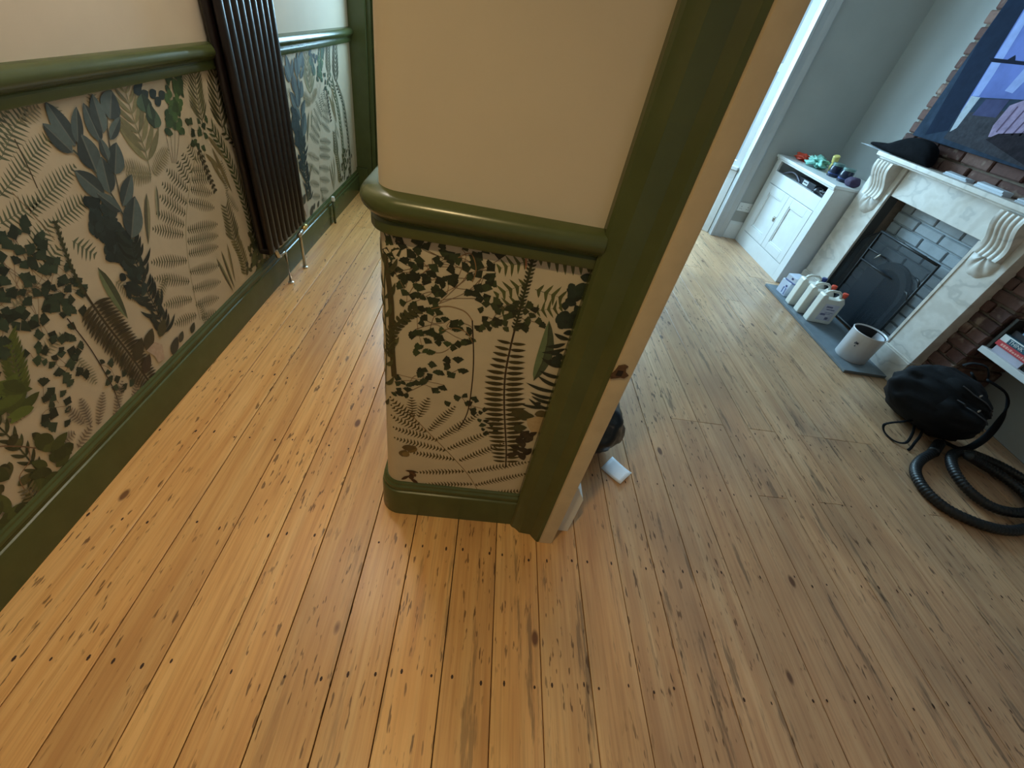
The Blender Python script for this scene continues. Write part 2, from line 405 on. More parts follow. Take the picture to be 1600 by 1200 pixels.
for i in range(3):
    p, q = BAY[i], BAY[i+1]; f = MB()
    for t0, t1 in ((0, 0.09), (0.91, 1.0)): seg_box(p, q, t0, t1, 0, 0.07, 0.66, 2.35, f)
    for z0, z1 in ((0.66, 0.71), (1.44, 1.50), (2.28, 2.35)): seg_box(p, q, 0.09, 0.91, 0.0, 0.07, z0, z1, f)
    w = struct(f.build('window_%d' % (i+1), WHITE, bevel=0.002), ['white framed side light of the bay window', 'white framed front light of the bay window', 'white framed far side light of the bay window'][i])
    seg_box(p, q, 0.09, 0.91, 0.03, 0.035, 0.71, 1.44, MB()).build('pane', GLASS, w)
    seg_box(p, q, 0.09, 0.91, 0.03, 0.035, 1.50, 2.28, MB()).build('pane', GLASS, w)
    ap = MB(); seg_box(p, q, 0, 1, 0, 0.1, 0, 0.64, ap); seg_box(p, q, 0, 1, -0.03, 0.1, 0.635, 0.665, ap)
    seg_box(p, q, 0, 1, -0.014, 0.0, 0, 0.16, ap); seg_box(p, q, 0, 1, -0.012, 0.0, 0.56, 0.63, ap); seg_box(p, q, 0, 0.10, -0.012, 0, 0.16, 0.56, ap); seg_box(p, q, 0.9, 1, -0.012, 0, 0.16, 0.56, ap)
    ap.build('apron_panel', WHITE, w, bevel=0.003)
    seg_box(p, q, -0.1, 1.1, 0, 0.12, 2.35, CZ, MB()).build('head_panel', WHITE, w)
# moulded surround of the bay opening
struct(MB().prism([(2.42, YW), (2.42, YW - 0.03), (2.44, YW - 0.034), (2.452, YW - 0.024), (2.50, YW - 0.022), (2.515, YW - 0.03), (2.55, YW - 0.034), (2.565, YW - 0.02), (2.565, YW)], 0, 2.45, lambda p, t: (p[0], p[1], t)).build('trim_5', paint('grey_gloss', srgb(186, 188, 190), 0.4, 0.03), auto=25), 'grey moulded surround at the right of the bay window')
struct(MB().prism([(0, 0), (0.018, 0), (0.018, 0.15), (0.006, 0.18), (0, 0.18)], 2.565, 2.72, lambda p, t: (t, YW - p[0], p[1])).build('baseboard_far', WHITE), 'white skirting board under the wall socket')

# ------------------------------------------------------------------ chimney breast
YC0, YC1, OY0, OY1, OZ = 2.03, 3.565, 2.445, 3.25, 0.915
cb = struct(MB().box(XC + 0.012, XR, YC0 + 0.012, OY0, 0, CZ).box(XC + 0.012, XR, OY1, YC1 - 0.008, 0, CZ).box(XC + 0.012, XR, OY0, OY1, OZ + 0.06, CZ).build('wall_chimney', MORTAR), 'chimney breast of exposed old brick')
bricks = []
def brick_mesh(lx, ly, lz, seed):
    """slightly rounded, chipped brick"""
    r = random.Random(seed); m = bpy.data.meshes.new('brick'); bm = bmesh.new(); bmesh.ops.create_cube(bm, size=1.0)
    for v in bm.verts: v.co = Vector((v.co.x*lx, v.co.y*ly, v.co.z*lz)) + Vector((r.uniform(-1, 1)*0.002, r.uniform(-1, 1)*0.004, r.uniform(-1, 1)*0.003))
    bmesh.ops.bevel(bm, geom=list(bm.edges), offset=0.007, segments=1, affect='EDGES')
    bm.to_mesh(m); bm.free(); m.materials.append(BRICK); return m
BR = {}
def put_brick(x, y, z, kind):
    if kind not in BR: BR[kind] = [brick_mesh(*{'s': (0.05, 0.213, 0.063), 'h': (0.05, 0.103, 0.063), 'r': (0.205, 0.05, 0.063), 'q': (0.095, 0.05, 0.063)}[kind], 11*k + len(kind)) for k in range(6)]
    o = bpy.data.objects.new('brick', random.choice(BR[kind])); COL.objects.link(o); o.parent = cb
    o.location = (x, y, z); o.rotation_euler = (random.uniform(-0.03, 0.03), random.uniform(-0.012, 0.012), random.uniform(-0.03, 0.03))
nc = 0
for c in range(34):
    z = 0.037 + 0.0755*c
    if z > CZ - 0.03: break
    xo = XC + 0.018
    if z > 1.16:                                              # front above the mantel
        y = YC1 - (0.0 if c % 2 else 0.112)
        if c % 2 == 0: put_brick(xo + random.uniform(-0.008, 0.004), YC1 - 0.052 + random.uniform(-0.007, 0.007), z, 'h')
        k = 0
        while y - 0.213 > YC0 + 0.01:
            jit = random.uniform(-0.007, 0.009) if k == 0 and c % 2 else 0
            put_brick(xo + random.uniform(-0.008, 0.005), y - 0.107 + jit, z, 's'); y -= 0.223; k += 1
        if y - 0.1 > YC0 + 0.0: put_brick(xo, y - 0.052, z, 'h')
    else:                                                     # slip of brick beside the surround
        put_brick(xo + random.uniform(-0.006, 0.004), YC0 + 0.107 if c % 2 else YC0 + 0.052, z, 's' if c % 2 else 'h')
        if not c % 2: put_brick(xo + random.uniform(-0.006, 0.004), YC0 + 0.165, z, 'h')
    if z < 1.5:                                               # return towards the near alcove
        if c % 2: put_brick(XC + 0.15, YC0 + 0.018, z, 'r'); put_brick(XC + 0.285, YC0 + 0.018, z, 'q')
        else: put_brick(XC + 0.165 + 0.06, YC0 + 0.018, z, 'r'); put_brick(XC + 0.083, YC0 + 0.018, z, 'q')
# painted brick lining of the fireplace recess
fb = struct(MB().box(3.050, XR, OY0, OY1, 0, OZ + 0.06).build('wall_recess', paint('grey_mortar', srgb(186, 194, 200), 0.8)), 'grey painted brick back of the fireplace recess')
pb = [brick_mesh(0.03, 0.218, 0.066, 90 + k) for k in range(3)]; pbh = [brick_mesh(0.03, 0.104, 0.066, 97 + k) for k in range(2)]; pbs = [brick_mesh(0.108, 0.03, 0.066, 120 + k) for k in range(2)]
for m_ in pb + pbh + pbs: m_.materials.clear(); m_.materials.append(PBRICK)
def pbrick(me, x, y, z):
    o = bpy.data.objects.new('brick', me); COL.objects.link(o); o.parent = fb; o.location = (x, y, z)
for c in range(12):
    z = 0.04 + 0.0755*c; y = OY1 - 0.004
    if c % 2: pbrick(pbh[c % 2], 3.045, y - 0.054, z); y -= 0.114
    while y - 0.2 > OY0:
        pbrick(pb[int(y*10) % 3], 3.045, y - 0.111, z); y -= 0.2275
    if y - 0.09 > OY0: pbrick(pbh[0], 3.045, y - 0.054, z)

# ------------------------------------------------------------------ hearth and fire surround
he = tag(MB().box(2.545, 2.958, 2.235, 3.455, 0.001, 0.022).build('hearth_slab', SLATE, bevel=0.002), 'blue grey slate hearth slab in front of the fireplace', 'hearth')
SX = 2.88
fs = tag(empty('fireplace_surround', (SX, 2.85, 0)), 'white marble fireplace surround with carved corbels and mantel shelf', 'fireplace')
for y0, y1 in ((2.185, OY0), (OY1, 3.545)):
    MB().box(SX, XC, y0 + 0.006, y1 - 0.004, 0.18, 1.112).build('pillar', MARBLE, fs, bevel=0.002)
    MB().box(SX - 0.014, XC, y0, y1, 0.022 if y1 > 3 else 0.0, 0.17).box(SX - 0.008, XC, y0 + 0.002, y1 - 0.002, 0.17, 0.182).build('plinth', MARBLE, fs, bevel=0.003)
MB().box(SX + 0.012, XC, OY0, OY1, OZ, 1.112).build('frieze', MARBLE, fs, bevel=0.002)
MB().box(SX - 0.07, XC + 0.0, 2.12, 3.535, 1.112, 1.140).box(SX - 0.045, XC, 2.15, 3.515, 1.098, 1.112).build('mantel_shelf', MARBLE, fs, bevel=0.004)
for y in (OY0 - 0.002, OY1 + 0.002):                        # slips lining the opening
    s_ = -1 if y > 3 else 1
    MB().box(SX - 0.006, SX + 0.012, min(y, y - s_*0.022), max(y, y - s_*0.022), 0.03, OZ).build('inner_slip', MARBLE, fs, bevel=0.002)
    MB().box(SX + 0.012, 3.02, min(y, y - s_*0.012), max(y, y - s_*0.012), 0.03, OZ).build('side_cheek', paint('dark_cheek', srgb(70, 70, 70), 0.7), fs)
def corbel(yc):
    w = 0.082; path = []
    for k in range(25):                                      # S scroll in (projection, height)
        t = k/24.0; z = 1.098 - 0.235*t
        d = 0.058 + 0.026*math.cos(math.pi*(t*1.15)) + (0.010*math.sin(2*math.pi*t))
        path.append((d, z))
    rows = []
    nj = 31
    for k, (d, z) in enumerate(path):
        row = [(SX + 0.001, yc - w, z)]
        for j in range(nj):
            u = j/(nj - 1.0); rib = 0.007*abs(math.sin(math.pi*5*u)) - 0.004 if 0.08 < u < 0.92 else 0.003
            row.append((SX - d - rib, yc - w + 2*w*u, z))
        row.append((SX + 0.001, yc + w, z)); rows.append(row)
    m = MB().grid(rows); n = len(rows[0])
    m.f.append(tuple(range(n))); m.mi.append(0); m.f.append(tuple((len(rows)-1)*n + k for k in range(n))[::-1]); m.mi.append(0)
    c = m.build('corbel', MARBLE, fs, auto=60)
    # carved leaf fanned out under the scroll
    rows = []
    for i in range(11):
        s_ = i/10.0; row = []
        for j in range(25):
            a = (j/24.0 - 0.5)*math.pi*0.92
            L = 0.125*s_*(0.62 + 0.38*math.cos(a))*(1.0 + 0.05*abs(math.sin(6*(a + math.pi/2))))
            lobe = abs(math.sin(3.5*(a + math.pi*0.46)))
            h = 0.004 + math.sin(math.pi*min(1, s_*0.92 + 0.08))*(0.012 + 0.014*lobe)*math.cos(a*0.75)
            if i == 10: h = -0.001
            row.append((SX - h, yc + L*math.sin(a)*1.05, 0.872 - L*math.cos(a)))
        rows.append(row)
    MB().grid(rows).build('carved_leaf', MARBLE, c, auto=70)
corbel(2.325); corbel(3.385)

# fire screen and arched grate
fg = tag(empty('fire_screen', (2.95, 2.79, 0.022)), 'black folding fire screen standing in the fireplace opening', 'fire screen')
def bar(path, r, name, parent, mat=IRON): return MB().tube(path, r, 6).build(name, mat, parent, smooth=True)
FY0, FY1, FZ = 2.59, 3.165, 0.69
xs = 2.945
bar([(xs, FY0, 0.023), (xs, FY0, FZ)], 0.009, 'upright', fg); bar([(xs, FY1, 0.023), (xs, FY1, FZ)], 0.007, 'upright', fg)
bar([(xs, FY0 - 0.005, FZ), (xs, FY1 + 0.005, FZ)], 0.009, 'top_rail', fg); bar([(xs, FY0, 0.05), (xs, FY1, 0.05)], 0.007, 'bottom_rail', fg)
meshm = N('screen_mesh'); meshm.col(srgb(34, 44, 54)); meshm.rough(0.45); meshm.b.inputs['Alpha'].default_value = 0.38
MB().box(xs + 0.004, xs + 0.006, FY0, FY1, 0.05, FZ).build('mesh_panel', meshm.m, fg)
wing = [(xs, FY1 + 0.006), (2.905, 3.234)]
m = MB(); m.add([(wing[0][0], wing[0][1], 0.03), (wing[1][0], wing[1][1], 0.03), (wing[1][0], wing[1][1], 0.60), (wing[0][0], wing[0][1], FZ)], [(0, 1, 2, 3)])
wo = m.build('wing_panel', meshm.m, fg); sm = wo.modifiers.new('solid', 'SOLIDIFY'); sm.thickness = 0.003
bar([(2.905, 3.234, 0.023), (2.905, 3.234, 0.60), (xs, FY1, FZ)], 0.006, 'wing_frame', fg)
for z, y0, y1 in ((0.56, FY1, FY1 - 0.20), (0.475, FY1, FY1 - 0.36)): bar([(xs - 0.01, y0, z), (xs - 0.01, y1, z + 0.005)], 0.005, 'cross_bar', fg)
for z in (0.53, 0.43): bar([(xs - 0.005, FY0, z), (xs + 0.008, FY0 + 0.05, z + 0.03), (xs + 0.016, FY0 + 0.085, z + 0.03)], 0.007, 'bracket', fg)
bar([(xs - 0.012, 3.045, 0.525), (xs - 0.012, 3.02, 0.568)], 0.006, 'handle', fg, CHROME)
gr = tag(empty('fire_grate', (3.0, 2.875, 0.022)), 'black cast iron grate with arched hood behind the screen', 'grate')
GC = 2.875
arch = [(GC - 0.215, 0.023)] + [(GC - 0.215*math.cos(math.pi*k/16), 0.365 + 0.20*math.sin(math.pi*k/16)) for k in range(17)] + [(GC + 0.215, 0.023)]
inner = [(GC + (y - GC)*0.80, 0.023 + (z - 0.023)*0.9) for y, z in arch]
rows = [[(3.018, y, z) for y, z in arch], [(2.985, GC + (y - GC)*0.94, z*0.985) for y, z in arch], [(2.985, y, z) for y, z in inner], [(3.012, y, z) for y, z in inner]]
MB().grid(rows).build('hood', paint('worn_iron', srgb(58, 66, 68), 0.4, 0.2, 30, 0.1), gr, auto=30)
MB().prism(arch, 3.012, 3.022, lambda p, t: (t, p[0], p[1])).build('fireback', paint('soot_black', srgb(10, 11, 13), 0.9), gr)
MB().box(2.972, 2.984, GC + 0.02, GC + 0.215, 0.024, 0.45).build('door_plate', IRON, gr, bevel=0.003)
for k in range(5): bar([(2.993, GC - 0.15 + 0.036*k, 0.06), (2.993, GC - 0.15 + 0.036*k, 0.20)], 0.005, 'bar', gr)

# ------------------------------------------------------------------ things on the hearth
INK = paint('violet_print', srgb(70, 72, 120), 0.6)
def jerrycan(x, y, rz, label, capmat, tint):
    r = tag(empty('jerrycan', (x, y, 0.022), rz), label, 'bottle', 'white jerrycans on the hearth')
    prof = [(0, 0), (0.185, 0), (0.195, 0.012), (0.195, 0.19), (0.165, 0.232), (0.135, 0.205), (0.05, 0.205), (0.038, 0.232), (0.012, 0.238), (0, 0.226)]
    MB().prism(prof, -0.034, 0.034, lambda p, t: (p[0], t, p[1])).build('body', tint, r, bevel=0.008, seg=3, local=True)
    MB().tube([(0.02, 0, 0.226), (0.035, 0, 0.252), (0.06, 0, 0.262), (0.115, 0, 0.262), (0.14, 0, 0.248), (0.15, 0, 0.222)], 0.012, 8, flat=0.8).build('handle', tint, r, smooth=True, local=True)
    MB().lathe([(0.017, 0), (0.017, 0.012), (0.020, 0.014), (0.020, 0.034), (0.017, 0.037)], (0.172, 0, 0.226), 14).build('cap', capmat, r, auto=40, local=True)
    MB().box(0.055, 0.17, -0.0352, -0.0342, 0.03, 0.17).build('label_panel', paint('pale_label', srgb(205, 205, 216), 0.5), r, local=True)
    p = MB(); q = random.Random(3)
    for k, (z, h, x0, x1) in enumerate(((0.140, 0.014, 0.075, 0.125), (0.122, 0.008, 0.085, 0.150), (0.098, 0.005, 0.09, 0.155), (0.086, 0.005, 0.07, 0.14), (0.074, 0.012, 0.065, 0.105), (0.040, 0.022, 0.12, 0.145))):
        xx = x0
        while xx < x1:
            w = q.uniform(0.004, 0.010); p.box(xx, min(xx + w, x1), -0.0358, -0.0350, z, z + h); xx += w + 0.003
    p.build('label_print', INK, r, local=True); return r
RED = paint('red_cap', srgb(226, 84, 60), 0.4); BLUE = paint('blue_cap', srgb(34, 54, 120), 0.4)
TIN = paint('milky_plastic', srgb(230, 228, 218), 0.32, 0.02, 12, 0)
jerrycan(2.605, 2.893, -0.06, 'white jerrycan with red cap and printed label, nearest the bin', RED, TIN)
jerrycan(2.585, 3.012, -0.06, 'white jerrycan with red cap between two other jerrycans', RED, TIN)
jerrycan(2.575, 3.135, -0.06, 'white jerrycan with dark blue cap beside the small cartons', BLUE, TIN)
PACK = paint('pale_blue_carton', srgb(206, 214, 232), 0.5, 0.03); PDK = paint('slate_blue_edge', srgb(104, 120, 176), 0.5)
p1 = tag(empty('carton', (2.635, 3.30, 0.022), 0.1), 'pale carton standing on the hearth under a tilted carton', 'carton', 'cartons on the hearth')
MB().box(-0.04, 0.09, -0.06, 0.06, 0, 0.12).build('box', PACK, p1, bevel=0.006, local=True)
MB().box(-0.0412, -0.040, -0.035, -0.015, 0.075, 0.09).build('print', INK, p1, local=True)
MB().tube([(-0.052, -0.05, 0.02), (-0.056, -0.05, 0.07), (-0.056, -0.02, 0.075), (-0.052, -0.02, 0.025)], 0.004, 6).build('handle', PDK, p1, local=True)
p2 = tag(empty('carton', (2.65, 3.285, 0.144), 0.25), 'pale carton with dark blue edge lying on the other carton', 'carton', 'cartons on the hearth')
MB().box(-0.05, 0.07, -0.055, 0.055, 0, 0.055).build('box', PACK, p2, bevel=0.008, local=True)
MB().box(-0.0515, 0.071, -0.056, 0.056, -0.001, 0.010).build('edge_band', PDK, p2, bevel=0.003, local=True)
MB().box(-0.0515, -0.0502, -0.02, 0.0, 0.025, 0.04).build('print', INK, p2, local=True)

bn = tag(empty('waste_bin', (2.705, 2.425, 0.022)), 'white round metal bin standing on the slate hearth', 'bin')
MB().lathe([(0.098, 0), (0.102, 0.004), (0.106, 0.205), (0.109, 0.209), (0.106, 0.213), (0.101, 0.208), (0.097, 0.02), (0.0, 0.018)], (0, 0, 0), 40, cap=False).build('shell', paint('bin_white', srgb(222, 222, 226), 0.35, 0.02, 12, 0), bn, auto=50, local=True)
MB().lathe([(0.0955, 0.025), (0.0995, 0.200), (0.0995, 0.204)], (0, 0, 0), 32, cap=False).build('dark_lining', paint('bin_inside', srgb(40, 38, 42), 0.6), bn, smooth=True, local=True)
rows = [[(0.094*math.cos(a) - 0.02*t, 0.094*math.sin(a), 0.20 - 0.10*t*(1 + 0.3*math.sin(5*a))) for a in [(-1.0 + 1.4*k/12) for k in range(13)]] for t in (0, 0.5, 1.0)]
MB().grid(rows).build('paper_liner', paint('liner', srgb(196, 198, 206), 0.6), bn, smooth=True, local=True)
pr = MB()
for k in range(5):
    a = math.pi + 0.62 - 0.045*k; z = 0.135 + 0.008*math.sin(3*k)
    pr.box(0.1062*math.cos(a) - 0.0022, 0.1062*math.cos(a) + 0.0004, 0.1062*math.sin(a) - 0.0025, 0.1062*math.sin(a) + 0.0025, z, z + 0.012)
pr.box(0.1062*math.cos(math.pi+0.55) - 0.002, 0.1062*math.cos(math.pi+0.55), 0.1062*math.sin(math.pi+0.55) - 0.004, 0.1062*math.sin(math.pi+0.55) + 0.004, 0.115, 0.124)
pr.build('printed_mark', paint('bin_print', srgb(70, 70, 80), 0.6), bn, local=True)

# ------------------------------------------------------------------ alcove cabinet
CX, CY0, CY1 = 2.71, 3.575, 4.545
cabt = tag(empty('alcove_cabinet', (CX, (CY0 + CY1)/2, 0)), 'white painted alcove cabinet with two panelled doors and open top shelf', 'cabinet')
D = 3.285
b = MB()
b.box(CX + 0.022, D, CY0, CY0 + 0.022, 0, 0.832); b.box(CX + 0.022, D, CY1 - 0.022, CY1, 0, 0.832)            # sides
b.box(CX + 0.02, D, CY0 + 0.022, CY1 - 0.022, 0.09, 0.11); b.box(CX + 0.004, D, CY0 + 0.022, CY1 - 0.022, 0.70, 0.715); b.box(D - 0.012, D, CY0 + 0.022, CY1 - 0.022, 0.11, 0.832)
b.box(CX, CX + 0.022, CY0, CY0 + 0.085, 0, 0.832); b.box(CX, CX + 0.022, CY1 - 0.075, CY1, 0, 0.832)            # face stiles
b.box(CX, CX + 0.02, CY0 + 0.085, CY1 - 0.075, 0.622, 0.728); b.box(CX, CX + 0.02, CY0 + 0.085, CY1 - 0.075, 0, 0.135)
b.build('carcass', WHITE, cabt, bevel=0.002)
MB().box(CX - 0.022, D, CY0 - 0.009, CY1 + 0.01, 0.832, 0.856).box(CX - 0.01, CX - 0.0005, CY0 + 0.001, CY1, 0.816, 0.832).build('top', WHITE, cabt, bevel=0.004)
ym = (CY0 + 0.085 + CY1 - 0.075)/2
for y0, y1, hs in ((CY0 + 0.088, ym - 0.002, 1), (ym + 0.002, CY1 - 0.078, -1)):
    d = MB(); z0, z1 = 0.14, 0.618
    d.box(CX - 0.002, CX + 0.018, y0, y0 + 0.075, z0, z1).box(CX - 0.002, CX + 0.018, y1 - 0.075, y1, z0, z1).box(CX - 0.002, CX + 0.018, y0 + 0.075, y1 - 0.075, z0, z0 + 0.075).box(CX - 0.002, CX + 0.018, y0 + 0.075, y1 - 0.075, z1 - 0.07, z1)
    dd = d.build('door', WHITE, cabt, bevel=0.003)
    MB().box(CX + 0.012, CX + 0.018, y0 + 0.075, y1 - 0.075, z0 + 0.075, z1 - 0.07).build('panel', WHITE, dd)
    f = MB(); a0, a1, c0, c1 = y0 + 0.075, y1 - 0.075, z0 + 0.075, z1 - 0.07
    for q in ((a0, a0 + 0.012, c0, c1), (a1 - 0.012, a1, c0, c1), (a0, a1, c0, c0 + 0.012), (a0, a1, c1 - 0.012, c1)): f.box(CX + 0.002, CX + 0.013, *q)
    f.build('panel_bead', WHITE, dd, bevel=0.003)
    if hs < 0:
        k = MB().box(CX - 0.008, CX - 0.002, y0 + 0.012, y0 + 0.042, 0.372, 0.418).build('latch', CHROME, dd, bevel=0.002)
        MB().lathe([(0.004, 0), (0.009, 0.006), (0.008, 0.014)], (0, 0, 0), 10).build('knob', CHROME, k, loc=(0, 0, 0))
        kk = k.children[0]; kk.data.transform(Matrix.Translation((CX - 0.012, y0 + 0.027, 0.392)))
NAVY = paint('navy_glaze', srgb(24, 34, 60), 0.18, 0.2, 12, 0)
# things in the open shelf
DKP = paint('dark_plastic', srgb(38, 38, 46), 0.35, 0.2)
bx = tag(empty('set_top_box', (2.93, 4.08, 0.715)), 'dark electronic box with white label inside the cabinet shelf', 'electronics')
MB().box(-0.13, 0.16, -0.14, 0.16, 0.0, 0.05).build('case', DKP, bx, bevel=0.004, local=True)
MB().box(-0.1315, -0.130, -0.03, 0.05, 0.008, 0.044).build('label', PLASTIC, bx, local=True)
MB().box(-0.1325, -0.1315, -0.02, 0.04, 0.022, 0.030).build('label_print', DKP, bx, local=True)
cb1 = tag(MB().tube([(2.76, 3.86 - 0.005*k + 0.04*math.cos(k*0.7), 0.726 + 0.03*abs(math.sin(k*0.35)) + 0.0006*k) for k in range(30)], 0.005, 6).build('cable', DKP, smooth=True), 'loose black cable coiled in the cabinet shelf', 'cable')
cb2 = tag(MB().tube([(2.76 + 0.002*k, 4.42 - 0.013*k, 0.722 + 0.045*math.sin(math.pi*k/19.0)) for k in range(20)], 0.007, 6).build('cable', paint('grey_cable', srgb(128, 126, 140), 0.5), smooth=True), 'thick grey cable arching at the far end of the cabinet shelf', 'cable')
sp = tag(empty('games_controller', (2.79, 3.76, 0.715)), 'dark games controller with bright buttons near the end of cabinet shelf', 'controller')
rows = []
for i in range(13):
    t = i/12.0; y = -0.075 + 0.15*t; w = 0.03 + 0.014*abs(2*t - 1); h = 0.018 + 0.012*abs(2*t - 1)
    rows.append([(w*math.cos(2*math.pi*k/10) - 0.018*abs(2*t-1)**2, y, h + h*math.sin(2*math.pi*k/10)) for k in range(10)])
mm = MB().grid(rows, 0, True); mm.f += [tuple(range(10)), tuple(range(120, 130))]; mm.mi += [0, 0]
mm.build('shell', DKP, sp, smooth=True, local=True)
for y in (-0.045, -0.03, 0.04): MB().lathe([(0.006, 0), (0.006, 0.005), (0.004, 0.007)], (-0.008, y, 0.045), 8).build('button', PLASTIC, sp, local=True)
# things on the cabinet top
Z = 0.856
def crumple(name, loc, dims, mat, label, cat, seed, rough=0.28, nsub=3, group=None, parent=None, crease=0.0):
    bm = bmesh.new(); bmesh.ops.create_icosphere(bm, subdivisions=nsub, radius=1.0)
    for v in bm.verts:
        d = v.co.normalized(); n_ = noise.noise(d*1.7 + Vector((seed*3.1, seed, 0))) + 0.5*noise.noise(d*4.3 + Vector((seed, 0, seed))) - 0.9*crease*abs(noise.noise(d*3.1 + Vector((0, seed, 2*seed))))
        r = 1.0 + rough*n_; e = Vector((math.copysign(abs(d.x)**0.75, d.x), math.copysign(abs(d.y)**0.75, d.y), math.copysign(abs(d.z)**0.85, d.z)))*r
        v.co = Vector((e.x*dims[0], e.y*dims[1], max(-1.0, e.z)*dims[2]))
    zmin = min(v.co.z for v in bm.verts)
    for v in bm.verts: v.co.z -= zmin
    me = bpy.data.meshes.new(name); bm.to_mesh(me); bm.free(); me.materials.append(mat)
    me.polygons.foreach_set('use_smooth', [True]*len(me.polygons))
    o = bpy.data.objects.new(name, me); COL.objects.link(o); o.location = loc
    if parent: o.parent = parent
    elif label: tag(o, label, cat, group)
    return o
ORANGE = paint('orange_red_wrap', srgb(232, 82, 56), 0.25, 0.12); MINT = paint('mint_film', srgb(140, 206, 190), 0.2, 0.12, 22, 0.3); YEL = paint('yellow_sleeve', srgb(226, 210, 122), 0.45)
crumple('snack_packet', (2.87, 4.42, Z), (0.055, 0.075, 0.03), ORANGE, 'crumpled orange red packet on the far end of cabinet top', 'packet', 2, 0.6, 4, crease=1.2)
crumple('wipes_packet', (2.87, 4.19, Z), (0.075, 0.105, 0.045), MINT, 'shiny mint green packet on the cabinet top', 'packet', 5, 0.6, 4, crease=1.3)
yt = tag(empty('yellow_tube', (2.93, 4.06, Z + 0.03)), 'yellow tube standing aslant behind the mint packet', 'tube')
t = MB().lathe([(0.024, -0.028), (0.026, 0.03), (0.022, 0.035), (0.017, 0.06), (0.024, 0.066), (0.028, 0.11), (0.024, 0.115)], (0, 0, 0), 16).build('sleeve', YEL, yt, auto=40, local=True); t.rotation_euler = (0.15, -0.30, 0)
for k, (x, y, lab) in enumerate(((2.88, 3.93, 'dark navy glass jar with metal lid beside the mint packet'), (2.88, 3.78, 'dark navy glass jar nearest the fireplace on cabinet top'))):
    j = tag(empty('jar', (x, y, Z)), lab, 'jar', 'navy jars on the cabinet')
    MB().lathe([(0.046, 0), (0.05, 0.006), (0.05, 0.075), (0.044, 0.085)], (0, 0, 0), 24).build('glass_body', NAVY, j, auto=40, local=True)
    MB().lathe([(0.047, 0.084), (0.048, 0.1), (0.045, 0.104)], (0, 0, 0), 24).build('lid', paint('grey_green_lid', srgb(120, 150, 146), 0.3, 0.05, 12, 0, 0.5), j, auto=40, local=True)
    MB().lathe([(0.0506, 0.022), (0.0506, 0.03)], (0, 0, 0), 24, cap=False).build('label_band', paint('blue_band', srgb(44, 66, 130), 0.4), j, smooth=True, local=True)
ml = crumple('small_pouch', (2.86, 3.64, Z), (0.045, 0.05, 0.035), paint('purple_cloth', srgb(62, 48, 78), 0.8), 'small purple pouch on the cabinet beside the corbel', 'pouch', 9)

# wall socket beside the cabinet
so = tag(empty('wall_socket', (2.645, YW, 0.33)), 'white double wall socket above the skirting left of cabinet', 'socket')
MB().box(-0.072, 0.072, -0.012, 0, -0.043, 0.043).build('plate', PLASTIC, so, bevel=0.003, local=True)
for s_ in (-1, 1):
    MB().box(s_*0.036 - 0.006, s_*0.036 + 0.006, -0.016, -0.012, 0.012, 0.03).build('switch', PLASTIC, so, bevel=0.001, local=True)
    h = MB(); h.box(s_*0.036 - 0.003, s_*0.036 + 0.003, -0.0125, -0.0115, 0.0, 0.008); h.box(s_*0.036 - 0.013, s_*0.036 - 0.006, -0.0125, -0.0115, -0.02, -0.015); h.box(s_*0.036 + 0.006, s_*0.036 + 0.013, -0.0125, -0.0115, -0.02, -0.015)
    h.build('pin_holes', DKP, so, local=True)

# ------------------------------------------------------------------ picture above the mantel
PX = 2.915
pic = tag(empty('wall_picture', (PX, 2.8, 1.27)), 'large unframed canvas showing an old window, sky and stone ruin above the mantel', 'picture')
PY0, PY1, PZ0, PZ1 = 2.16, 3.462, 1.275, 2.10
MB().box(PX, 2.94, PY0, PY1, PZ0, PZ1).build('canvas', paint('canvas_weathered', srgb(44, 56, 72), 0.9, 0.28, 16, 0.3, 0.0, 0.1), pic, bevel=0.002)
def flatpaint(name, c, var=0.16, sc=18): return paint(name, srgb(*c), 0.9, var, sc, 0.15, 0.0, 0.1)
def patch(name, pts, mat, lay):
    q = []
    for u, v in pts:
        w = on_x(u, v, PX); q.append((PX - 0.0004*lay, min(PY1 - 0.003, max(PY0 + 0.003, w.y)), min(PZ1 - 0.003, max(PZ0 + 0.003, w.z))))
    MB().add(q, [tuple(range(len(q)))]).build(name, mat, pic)
patch('painted_reveal', [(1445, 211), (1481, 204), (1535, 120), (1600, 14), (1640, -50), (1600, -60), (1530, 65), (1480, 150)], flatpaint('pic_reveal', (26, 36, 54)), 1)
patch('painted_sky', [(1500, 176), (1535, 120), (1600, 14), (1650, -66), (1900, -66), (1900, 200), (1640, 158), (1525, 152)], flatpaint('pic_sky', (98, 112, 172), 0.2, 7), 1)
patch('painted_cloud', [(1535, 122), (1600, 18), (1640, -46), (1652, -40), (1608, 26), (1552, 118), (1530, 150), (1519, 150)], flatpaint('pic_cloud', (140, 156, 204), 0.1), 2)
patch('painted_cloud', [(1570, 142), (1600, 108), (1640, 60), (1650, 66), (1606, 122), (1582, 146)], flatpaint('pic_cloud', (140, 156, 204), 0.1), 2)
patch('painted_ground', [(1474, 216), (1484, 203), (1500, 178), (1545, 172), (1600, 176), (1900, 240), (1900, 420), (1600, 262)], flatpaint('pic_ground', (58, 58, 64), 0.3, 40), 2)
patch('painted_sill', [(1484, 206), (1495, 200), (1532, 152), (1518, 150), (1500, 178)], flatpaint('pic_sill', (164, 172, 182), 0.15, 40), 3)
patch('painted_hut', [(1519, 180), (1541, 155), (1578, 156), (1556, 184)], flatpaint('pic_hut', (66, 68, 100)), 3)
patch('painted_wall', [(1544, 214), (1552, 196), (1578, 165), (1600, 157), (1760, 190), (1760, 250), (1600, 213)], flatpaint('pic_stone', (146, 130, 158), 0.25, 30), 3)
